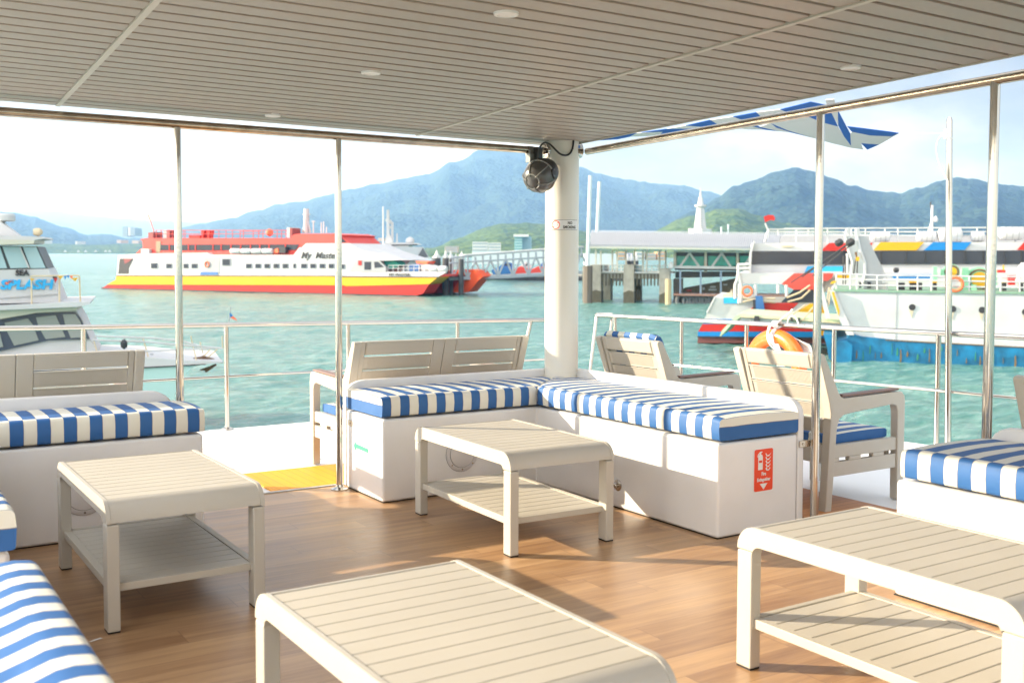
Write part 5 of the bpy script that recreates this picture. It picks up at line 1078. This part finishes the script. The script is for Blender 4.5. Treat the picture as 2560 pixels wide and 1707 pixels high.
for (x, y) in ((1142, 1097), (1503, 1112), (1765, 1122), (2150, 1140)):
    a, b = LC.p.loc(*ZE(x, y)); m = MB(LC.p.xf); m.lathe((a, -.02, b), [(.17, 0), (.17, .03)], 20, (0, -1, 0)); m.build('porthole', BK, LC.root)
    l('porthole_stain', fm('stain_tan', (.50, .44, .33), .8), ZE, [(x - 26, y + 28), (x + 14, y + 28), (x + 6, y + 60), (x - 4, y + 95), (x - 16, y + 60)], -.03, -.005)
l('plate_seam', GY, ZE, [(1003, 965), (1008, 965), (996, 1385), (990, 1385)], -.02, -.003)
LC.tubes('deck_railing', WH, ZE, [[(460, 800), (835, 815), (2300, 830)], [(460, 850), (2300, 875)], [(460, 900), (2300, 925)]] + [[(x, 795 if x < 700 else 820), (x, 960)] for x in (465, 590, 650, 830, 1012, 1190, 1312, 1650, 1930, 2100)], .1, .045)
LC.tubes('deck_railing', WH, ZE, [[(320, 785, 4), (320, 890, 4)], [(342, 785, 4), (342, 890, 4)], [(320, 800, 4), (345, 800, 4)]], 4, .05)
l('bow_gallows', GY, ZE, [(650, 465), (735, 465), (905, 800), (925, 850), (925, 960), (700, 960), (722, 800), (718, 700), (690, 600), (668, 520)], 1.0, 1.5); l('bow_gallows', LG, ZE, [(550, 470), (640, 468), (700, 610), (715, 720), (700, 860), (640, 940), (590, 900), (612, 720), (580, 580)], 5.5, 6.0)
LC.tubes('gallows_edge', WH, ZE, [[(645, 400, .9), (650, 470, .9), (680, 600, .9), (718, 700, .9), (722, 800, .9), (700, 880, .9)], [(560, 405, 5.4), (548, 470, 5.4), (575, 590, 5.4), (608, 690, 5.4), (600, 800, 5.4)], [(565, 620, 5.4), (565, 790, 5.4)]], .9, .10)
LC.tubes('hoist_wire', BK, ZE, [[(585, 520, 3), (160, 830, 3)], [(585, 530, 3), (60, 880, 3)], [(600, 540, 3), (250, 820, 3)], [(640, 660, .8), (620, 800, .8)], [(655, 680, .8), (650, 800, .8)], [(530, 640, 5), (525, 900, 5)], [(550, 640, 5), (548, 900, 5)]], 1, .04)
for x, y, t in ((488, 528, 5), (588, 526, .8)):
    a, b = LC.p.loc(*ZE(x, y), t); m = MB(LC.p.xf); m.lathe((a - .2, t, b - .1), [(.08, 0), (.22, .1), (.22, .4), (.08, .5)], 10, (1, 0, .6)); m.build('pulley', BK, LC.root)
l('hook_block', YL, ZE, [(640, 650), (672, 650), (672, 685), (640, 685)], .6, .85); l('hook_block', BR, ZE, [(628, 610), (650, 600), (655, 648), (640, 655)], .6, .85)
for (x0, x1, y0, y1) in ((668, 690, 872, 925), (742, 775, 872, 925)): l('hatch_vent', BK, ZE, [(x0, y1), (x1, y1), (x1, y0), (x0, y0)], .88, .98)
l('vent_cowl', WH, ZE, [(905, 960), (908, 890), (880, 885), (880, 850), (905, 838), (935, 855), (922, 890), (920, 960)], .4, .8)
for x in (1015, 1045, 1120, 1150, 1200, 1330, 1950, 2100):
    o_ = l('bollard', BK, ZE, [(x, 962), (x + 32, 962), (x + 32, 880), (x, 880)], .9, 1.4)
    if x in (1120, 1150, 1330, 1950, 2100): l('bollard_top', YL, ZE, [(x - 3, 880), (x + 35, 880), (x + 35, 866), (x - 3, 866)], .85, 1.45, o_)
for (x, y, R_, t) in ((1495, 782, .42, 3.2), (1742, 852, .68, 2.6)):
    a, b = LC.p.loc(*ZE(x, y), t); m = MB(LC.p.xf); m.lathe((a, t, b), [(R_, 0), (R_, .12), (R_ * .55, .14), (R_ * .55, .7), (R_, .72), (R_, .84)], 24, (0, 1, 0)); w_ = m.build('winch_drum', GN, LC.root)
    m = MB(LC.p.xf); m.lathe((a, t - .05, b), [(R_ * .62, 0), (R_ * .62, .04)], 20, (0, 1, 0)); m.build('drum_face', YL, w_); m = MB(LC.p.xf); m.torus((a, t - .02, b), R_ * .8, .05, (0, 1, 0), 24, 6); m.build('drum_rim', BR, w_)
for (x0, x1, y0, y1, t) in ((1328, 1368, 738, 870, 2.5), (1590, 1650, 745, 960, 2.2), (1670, 1720, 900, 970, 1.8), (1868, 1900, 765, 900, 2.6), (1395, 1430, 760, 820, 3)): l('winch_stand', GN, ZE, [(x0, y1), (x1, y1), (x1 - 4, y0), (x0 + 4, y0)], t, t + .6)
l('red_valve', RD, ZE, [(1905, 790), (1975, 790), (1975, 765), (1905, 765)], 2, 2.4); l('red_valve', RD, ZE, [(2000, 900), (2060, 900), (2060, 850), (2000, 850)], 2, 2.4); l('yellow_mast', YL, ZE, [(1950, 770), (1962, 770), (1962, 722), (1950, 722)], 2, 2.1); l('white_cowl', WH, ZE, [(2080, 880), (2110, 730), (2138, 700), (2200, 720), (2200, 900)], 1.2, 2)
LC.ring('lifebuoy', ORG, ZE, 1525, 893, .36, .085, -.05)
l('lifebuoy_board', WH, ZE, [(1505, 905), (1545, 905), (1545, 865), (1505, 865)], -.02, .03)
a, b = LC.p.loc(*ZE(1000, 768), -.1); m = MB(LC.p.xf); m.lathe((a - .15, 0, b), [(.05, 0), (.14, .06), (.14, .24), (.05, .3)], 10, (1, 0, 0)); m.build('deck_lamp', BK, LC.root)
# bow ramp lying forward
l('ramp_beam', PGR, ZG, [(690, 1040), (820, 1045), (1850, 1110), (1850, 1135), (1280, 1125), (800, 1065), (690, 1068)], 2, 8); l('ramp_side', LG, ZG, [(700, 1068), (1850, 1142), (1850, 1175), (1100, 1165), (720, 1150), (700, 1110)], 2.1, 7.9)
l('ramp_flap', PGR, ZG, [(458, 1292), (480, 1230), (640, 1060), (690, 1038), (700, 1075), (620, 1130), (470, 1295)], 2, 8); l('ramp_rail', TAN, ZG, [(700, 1075), (1300, 1105), (1850, 1150), (1850, 1142), (1300, 1092), (700, 1060)], 1.85, 1.99)
for x, w_, h_, y in ((852, 70, 60, 1125), (1270, 34, 40, 1120), (1360, 28, 40, 1125)): l('ramp_lug', BK, ZG, [(x, y), (x + w_, y + 4), (x + w_ * .8, y - h_), (x + w_ * .1, y - h_ - 5)], 1.6, 1.95)
LC.tubes('ramp_chain', ROPE, ZG, [[(1640, 850, 2), (1500, 1000, 2), (1380, 1150, 2)], [(1690, 720, 2), (1600, 930, 2)], [(1300, 1040, 2), (1450, 930, 2)], [(1720, 730, .2), (1700, 850, .2), (1715, 955, .2), (1725, 850, .2), (1735, 730, .2)]], 2, .05)
l('yellow_roller', YL, ZG, [(1730, 690), (1745, 665), (1800, 655), (1795, 675), (1760, 690)], .0, .6)

# ---------------- white boat at the left
WB = Ship('motor_yacht', 'white two-deck boat lettered SEA SPLASH with an anchor on its bow, at the left edge', 'boat', wp(-350, 30.9), wp(560, 34.5))
b_ = WB.poly
b_('hull', PG, ZH, [(-1400, 620), (1700, 620), (1760, 420), (1900, 300), (2010, 275), (1340, 318), (500, 345), (-1400, 420)], .0, 4.2)
b_('gunwale', BK, ZH, [(-1400, 420), (500, 345), (1340, 318), (2015, 282), (2015, 275), (1340, 308), (500, 335), (-1400, 408)], -.06, 4.25)
b_('deck_edge', WH, ZH, [(-1400, 405), (500, 333), (1340, 306), (2110, 268), (2180, 258), (2180, 250), (1800, 240), (1340, 200), (1000, 190), (-1400, 300)], -.02, 4.1)
b_('bow_sprit', LG, ZH, [(1950, 262), (2150, 262), (2190, 260), (2185, 248), (1950, 248)], .8, 1.6)
b_('lower_cabin', WH, ZF, [(-1300, 1600), (-1300, 1180), (0, 1140), (700, 1085), (760, 1180), (828, 1350), (900, 1480), (700, 1600)], .6, 3.8)
b_('window_band', fm('tinted_band', (.045, .06, .10), .2), ZF, [(-1300, 1230), (0, 1172), (330, 1112), (690, 1106), (735, 1150), (825, 1348), (450, 1362), (0, 1460), (-1300, 1700)], .5, .59)
for pts in ([(40, 1200), (255, 1160), (300, 1215), (355, 1360), (130, 1410), (70, 1290)], [(330, 1150), (510, 1130), (550, 1215), (600, 1330), (420, 1350), (355, 1240)], [(575, 1122), (690, 1120), (735, 1185), (790, 1330), (650, 1340), (600, 1220)], [(-400, 1260), (-60, 1210), (0, 1300), (30, 1420), (-300, 1480)]): b_('window', fm('cabin_view', (.26, .28, .27), .15), ZF, pts, .44, .49)
b_('upper_deck_slab', WH, ZF, [(-1300, 1130), (-1300, 1060), (0, 1045), (560, 1015), (830, 1008), (825, 1030), (700, 1055), (0, 1085)], -.1, 4.4); b_('deck_underside', BG, ZF, [(-1300, 1190), (-1300, 1131), (0, 1086), (700, 1057), (712, 1088), (330, 1110), (0, 1165)], .15, 4.1)
b_('wheelhouse', WH, ZF, [(-1300, 1050), (-1300, 700), (0, 715), (440, 705), (480, 800), (520, 900), (562, 1012)], .5, 3.8)
b_('hull_line', GY, ZF, [(0, 975), (540, 935), (540, 939), (0, 979)], .46, .495); b_('hull_line', GY, ZF, [(0, 862), (500, 838), (500, 842), (0, 866)], .46, .495)
b_('bridge_window_frame', fm('frame_dark', (.07, .08, .09)), ZF, [(-1300, 720), (-1300, 495), (0, 492), (342, 500), (436, 706), (0, 716)], .55, 3.6)
b_('bridge_window', PB, ZF, [(22, 502), (178, 502), (265, 695), (95, 700)], .48, .54); b_('bridge_window', PB, ZF, [(208, 502), (332, 505), (418, 698), (282, 700)], .48, .54); b_('bridge_window', PB, ZF, [(-300, 505), (0, 505), (65, 700), (-260, 708)], .48, .54)
b_('window_frame', WH, ZF, [(28, 505), (175, 505), (262, 694), (100, 698)][:0] or [(175, 500), (186, 500), (272, 698), (258, 698)], .42, .475)
b_('roof', WH, ZF, [(-1300, 480), (-1300, 415), (0, 405), (180, 402), (390, 412), (410, 428), (320, 440), (310, 475), (0, 482)], .2, 4.0); b_('roof_underside', BG, ZF, [(-1300, 482), (0, 484), (308, 477), (314, 442), (0, 436), (-1300, 440)], .12, .19)
b_('roof_fin', WH, ZF, [(-200, 405), (0, 270), (20, 285), (175, 402)], 1.2, 2.2)
a, bb_ = WB.p.loc(*ZF(40, 232), 1.8); m = MB(WB.p.xf); m.lathe((a, 1.8, bb_ - .14), [(.25, 0), (.33, .03), (.33, .2), (.26, .26)], 20); m.build('radar_dome', LG, WB.root); WB.tubes('radar_post', LG, ZF, [[(38, 260), (38, 405)]], 1.8, .05)
a, bb_ = WB.p.loc(*ZF(352, 368), 1.2); m = MB(WB.p.xf); m.lathe((a - .15, 1.2, bb_), [(.10, 0), (.13, .08), (.13, .2), (.05, .28)], 14, (1, 0, 0)); m.build('search_light', TAN, WB.root); WB.tubes('search_light_stand', GY, ZF, [[(352, 385), (352, 420)]], 1.2, .03)
WB.text('name_lettering', BK, ZF, 'SEA', 205, 765, .24, .47, sx=1.0, bold=.01); WB.text('name_lettering', CY_, ZF, 'SPLASH', 245, 888, .40, .47, sx=1.15, bold=.02, sh=.15)
b_('swoosh', ORG, ZF, [(35, 845), (60, 822), (115, 808), (130, 818), (90, 838), (50, 855)], .45, .475)
WB.tubes('deck_railing', TAN, ZF, [[(288, 770), (292, 1030)], [(545, 770), (545, 1010)], [(728, 770), (738, 1005)], [(288, 772), (545, 770), (728, 768)]], .15, .028)
fl_ = [((480, 775), (525, 778), (505, 835), 'ink'), ((525, 772), (580, 772), (560, 800), 'y'), ((585, 770), (615, 768), (598, 808), 'b'), ((640, 768), (672, 770), (655, 800), 'o'), ((655, 790), (720, 785), (690, 822), 'y'), ((612, 765), (640, 766), (628, 795), 'b'), ((495, 790), (530, 792), (508, 838), 'r'), ((270, 795), (320, 795), (292, 818), 'y')]
for i, (p0, p1, p2, cc) in enumerate(fl_): b_('bunting_flag', {'ink': BK, 'y': YL, 'b': BL, 'o': ORG, 'r': RD}[cc], ZF, [p0, p1, p2], .06 - .01 * i, .065 - .01 * i)
WB.tubes('pulpit_rail', WH, ZH, [[(900, 40), (1360, 52), (1600, 72), (1800, 90), (1960, 100)], [(930, 0), (1500, 20), (1760, 45), (1970, 100), (2180, 120)], [(1340, 150), (1800, 130), (2180, 118)]], .3, .035)
WB.tubes('pulpit_post', TAN, ZH, [[(915, 30), (960, 190)], [(1400, 20), (1480, 290)], [(1870, 0), (1925, 240)], [(2178, 0), (2182, 120)], [(1960, 60), (1990, 170)], [(2060, 130), (2000, 195)], [(2130, 130), (2040, 205)]], .3, .025)
b_('windlass', GY, ZH, [(1460, 210), (1470, 180), (1500, 175), (1515, 230), (1520, 270), (1470, 270)], 1, 1.4)
m_ = [(1865, 228), (1980, 205), (2003, 190), (2020, 205), (2130, 235), (2100, 240), (2010, 225), (1900, 238)]; an = b_('anchor', BR, ZH, m_, .7, 1.0)
b_('anchor_fluke', BR, ZH, [(1955, 335), (2060, 300), (2120, 275), (2125, 285), (2040, 345), (2015, 358), (2005, 338)], .7, .9, an); b_('anchor_shank', BR, ZH, [(1960, 262), (2190, 255), (2190, 262), (1960, 272)], .75, .95, an)
WB.tubes('mooring_line', GY, ZH, [[(1215, 20, 0), (1218, 130, 0)]], 0, .03); a, bb_ = WB.p.loc(*ZH(1215, 40), 0); m = MB(WB.p.xf); m.lathe((a, 0, bb_ - .28), [(.03, 0), (.10, .06), (.11, .2), (.04, .3)], 12); m.build('fender', BK, WB.root)
WB.tubes('jackstaff', GY, ZF, [[(2120, 1055), (2098, 1200), (2095, 1330)]], .8, .02); b_('flag', BL, ZF, [(2108, 1110), (2125, 1118), (2140, 1140), (2112, 1150)], .78, .80); b_('flag', ORG, ZF, [(2112, 1152), (2140, 1140), (2165, 1160), (2178, 1182), (2145, 1168)], .775, .795)
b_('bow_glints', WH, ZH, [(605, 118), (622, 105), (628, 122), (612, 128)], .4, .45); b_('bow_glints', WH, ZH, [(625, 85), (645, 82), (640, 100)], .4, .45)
# far moored boats as specks on the left
for i, x in enumerate((162, 195, 213, 238, 263, 273)):
    P = Ship('far_boat', ['first', 'second', 'third', 'fourth', 'fifth', 'sixth'][i] + ' tiny white boat from the left in the row before the far left shore', 'boat', wp(x, 1500), wp(x + 5, 1500), 'tiny white boats before the far left shore')
    P.poly('hull', WH, None, [(x - 2.5, 630.5), (x + 3, 630.5), (x + 4, 628), (x - 3, 628)], 0, 3); P.poly('cabin', WH, None, [(x - 1, 628), (x + 2, 628), (x + 1.2, 625), (x - .5, 625)], .5, 2.5)

# ---------------------------------------------------------------- water
def wavez(x, y, d):
    a = min(1, 60 / max(d, 1))
    return 0
rows = []; r = 6.0
m = MB(ident); rs = []
while r < 420: rs.append(r); r *= 1.0115
dirs = [radians(a) for a in [6 + .22 * k for k in range(int(76 / .22))]]      # fan of directions seen from the deck
ang0 = atan2(FF.x, FF.y)
na = 300; vs = []
for i, rr_0 in enumerate(rs):
    for k in range(na):
        an_ = ang0 - .62 + 1.24 * k / (na - 1); x = CAMP.x + sin(an_) * rr_0; y = CAMP.y + cos(an_) * rr_0
        fade = min(1, (420 - rr_0) / 120) * min(1, k / 12, (na - 1 - k) / 12)
        v = Vector((x, y, 0))
        h = .14 * noise.fractal(Vector((x * .16 + y * .05, y * .22 - x * .05, 1.3)), .8, 2.1, 3) + .09 * (1 - abs(noise.noise(Vector((x * .55 + y * .2, y * .75 - x * .2, 4))) * 2)) + .04 * noise.noise(Vector((x * 1.7, y * 2.1, 9)))
        vs.append((x, y, WZ + h * fade))
fs = [(i * na + k, i * na + k + 1, (i + 1) * na + k + 1, (i + 1) * na + k) for i in range(len(rs) - 1) for k in range(na - 1)]
m.add(vs, fs)
wm = bpy.data.materials.new('sea_water'); wm.use_nodes = True; nt = wm.node_tree; bs = nt.nodes['Principled BSDF']; Lk = nt.links.new
t = nn(nt, 'ShaderNodeNewGeometry'); mp = nn(nt, 'ShaderNodeMapping'); mp.inputs['Rotation'].default_value = (0, 0, radians(-32)); mp.inputs['Scale'].default_value = (.7, 1.7, 1)
Lk(t.outputs['Position'], mp.inputs[0])
na1 = nn(nt, 'ShaderNodeTexNoise', in_Scale=1.0, in_Detail=8.0, in_Roughness=.62, in_Distortion=.4); Lk(mp.outputs[0], na1.inputs['Vector'])
na2 = nn(nt, 'ShaderNodeTexNoise', in_Scale=3.6, in_Detail=5.0, in_Roughness=.6); Lk(mp.outputs[0], na2.inputs['Vector'])
na3 = nn(nt, 'ShaderNodeTexNoise', in_Scale=.022, in_Detail=2.0); Lk(t.outputs['Position'], na3.inputs['Vector'])
b1 = nn(nt, 'ShaderNodeBump', in_Strength=.65, in_Distance=.5); b2 = nn(nt, 'ShaderNodeBump', in_Strength=.5, in_Distance=.10)
Lk(na1.outputs['Fac'], b1.inputs['Height']); Lk(na2.outputs['Fac'], b2.inputs['Height']); Lk(b1.outputs[0], b2.inputs['Normal']); Lk(b2.outputs[0], bs.inputs['Normal'])
r = ramp(nt, [(.36, (.055, .19, .17)), (.52, (.12, .265, .245)), (.68, (.25, .38, .355))]); Lk(na1.outputs['Fac'], r.inputs[0])
r3 = ramp(nt, [(.4, (.85, .92, .92)), (.65, (1.15, 1.08, 1.05))]); Lk(na3.outputs['Fac'], r3.inputs[0])
mm = nn(nt, 'ShaderNodeMix', data_type='RGBA', blend_type='MULTIPLY'); mm.inputs[0].default_value = 1; Lk(r.outputs[0], mm.inputs[6]); Lk(r3.outputs[0], mm.inputs[7]); Lk(mm.outputs[2], bs.inputs['Base Color'])
bs.inputs['Roughness'].default_value = .22; bs.inputs['IOR'].default_value = 1.33; bs.inputs['Specular IOR Level'].default_value = .5
wo = m.build('sea', wm, loc=(0, 0, 0), smooth=180); tag(wo, kind='structure')
m = MB(ident); D_ = 30000; m.add([(-D_, -D_, WZ - .30), (D_, -D_, WZ - .30), (D_, D_, WZ - .30), (-D_, D_, WZ - .30)], [(0, 1, 2, 3)]); tag(m.build('sea', wm, loc=(0, 0, 0), smooth=0), kind='structure')
# ---------------------------------------------------------------- hills
def hill(pts, D, name, mt, back=.35, rough=1.0, front=.40, rowsn=26, seed=0, xn=260, base_y=631):
    K = 1.0884; pts = [(a * K, b * K) for a, b in pts]
    x0, x1 = pts[0][0], pts[-1][0]; vs = []
    def prof(x):
        for (a, b), (c_, d_) in zip(pts, pts[1:]):
            if a <= x <= c_: t = (x - a) / (c_ - a); t2 = t * t * (3 - 2 * t) * .5 + t * .5; return b + (d_ - b) * t2
        return pts[-1][1]
    for i in range(xn + 1):
        x = x0 + (x1 - x0) * i / xn; y = prof(x)
        jag = noise.fractal(Vector((x * .03, seed, 0)), .9, 2.1, 5) * 4.5 * rough
        H = (631 - y + jag) / FPX * D + (CAMP.z - WZ) * 1.0
        H = max(H, .5)
        for j in range(rowsn + 1):
            f = j / rowsn
            if f <= .75:
                g = f / .75; dist = D * (1 - front * (1 - g)); hh_ = H * (g ** .8)
            else:
                g = (f - .75) / .25; dist = D * (1 + back * g); hh_ = H * (1 - g)
            p = wp(x, dist)
            gul = noise.fractal(Vector((p.x / D * 22 + seed, p.y / D * 22, f * 1.5)), .9, 2.1, 6)
            hh_ = hh_ + gul * H * .16 * rough * sin(pi * min(1, f / .75)) if f < .75 else hh_
            vs.append((p.x, p.y, WZ - 1 + max(0, hh_) + (1 if f > 0 else -2)))
    n = rowsn + 1
    m = MB(ident); m.add(vs, [(i * n + j, (i + 1) * n + j, (i + 1) * n + j + 1, i * n + j + 1) for i in range(xn) for j in range(rowsn)])
    o = m.build(name, mt, loc=(0, 0, 0), smooth=180); tag(o, kind='structure'); return o
def forest(name, c0, c1, sc):
    m = bpy.data.materials.new(name); m.use_nodes = True; nt = m.node_tree; b = nt.nodes['Principled BSDF']; b.inputs['Roughness'].default_value = .95; b.inputs['Specular IOR Level'].default_value = .1
    t = nn(nt, 'ShaderNodeNewGeometry'); v = nn(nt, 'ShaderNodeTexVoronoi', in_Scale=sc); n = nn(nt, 'ShaderNodeTexNoise', in_Scale=sc * .25, in_Detail=6.0); Lk = nt.links.new
    Lk(t.outputs['Position'], v.inputs['Vector']); Lk(t.outputs['Position'], n.inputs['Vector'])
    r = ramp(nt, [(.35, c0), (.65, c1)]); Lk(n.outputs['Fac'], r.inputs[0]); Lk(r.outputs[0], b.inputs['Base Color'])
    bp = nn(nt, 'ShaderNodeBump', in_Strength=.55, in_Distance=1.0 / sc, invert=True); Lk(v.outputs['Distance'], bp.inputs['Height']); Lk(bp.outputs[0], b.inputs['Normal'])
    return m
fa = forest('forest_far', (.010, .028, .030), (.034, .066, .058), .045); fb_ = forest('forest_near', (.035, .075, .018), (.10, .15, .035), .09)  # far forest made bluish, part of the haze tint put into its colour
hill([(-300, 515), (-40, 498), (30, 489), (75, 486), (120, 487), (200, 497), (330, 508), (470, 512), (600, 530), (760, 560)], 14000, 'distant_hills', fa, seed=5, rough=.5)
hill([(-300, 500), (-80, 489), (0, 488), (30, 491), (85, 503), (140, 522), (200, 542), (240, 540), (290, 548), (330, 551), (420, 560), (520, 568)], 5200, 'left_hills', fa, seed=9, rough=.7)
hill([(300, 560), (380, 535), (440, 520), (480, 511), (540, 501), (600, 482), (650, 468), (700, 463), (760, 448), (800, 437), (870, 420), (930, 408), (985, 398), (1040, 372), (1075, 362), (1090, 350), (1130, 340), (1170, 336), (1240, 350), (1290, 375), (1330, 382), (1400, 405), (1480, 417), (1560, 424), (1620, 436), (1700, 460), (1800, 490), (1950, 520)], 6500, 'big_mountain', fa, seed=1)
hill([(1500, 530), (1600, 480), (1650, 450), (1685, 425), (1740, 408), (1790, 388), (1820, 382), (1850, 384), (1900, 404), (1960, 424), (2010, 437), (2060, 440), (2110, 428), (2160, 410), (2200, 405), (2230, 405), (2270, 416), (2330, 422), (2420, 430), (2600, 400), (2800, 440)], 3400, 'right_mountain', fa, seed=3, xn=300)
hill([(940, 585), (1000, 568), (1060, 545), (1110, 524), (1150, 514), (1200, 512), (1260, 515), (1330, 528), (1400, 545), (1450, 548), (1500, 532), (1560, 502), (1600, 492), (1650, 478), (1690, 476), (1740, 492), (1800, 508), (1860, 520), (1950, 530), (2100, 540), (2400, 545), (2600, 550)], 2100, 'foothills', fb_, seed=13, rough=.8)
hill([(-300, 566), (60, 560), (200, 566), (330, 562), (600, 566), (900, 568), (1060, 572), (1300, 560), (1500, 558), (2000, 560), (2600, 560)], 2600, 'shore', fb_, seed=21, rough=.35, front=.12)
# ---------------------------------------------------------------- haze
hm = bpy.data.materials.new('haze'); hm.use_nodes = True; nt = hm.node_tree; nt.nodes.clear()
vp = nn(nt, 'ShaderNodeVolumePrincipled'); vp.inputs['Color'].default_value = (.27, .50, 1.0, 1); vp.inputs['Absorption Color'].default_value = (1, 1, 1, 1); vp.inputs['Density'].default_value = .00015; vp.inputs['Anisotropy'].default_value = .2
ou = nn(nt, 'ShaderNodeOutputMaterial'); nt.links.new(vp.outputs[0], ou.inputs['Volume'])
m = MB(ident); m.box(-19500, 19500, -19500, 19500, WZ - 9, 720)
hzo = m.build('haze', hm, loc=(0, 0, 0), smooth=0); tag(hzo, kind='stuff')
for o in bpy.data.objects:
    if '_w' in o: del o['_w']
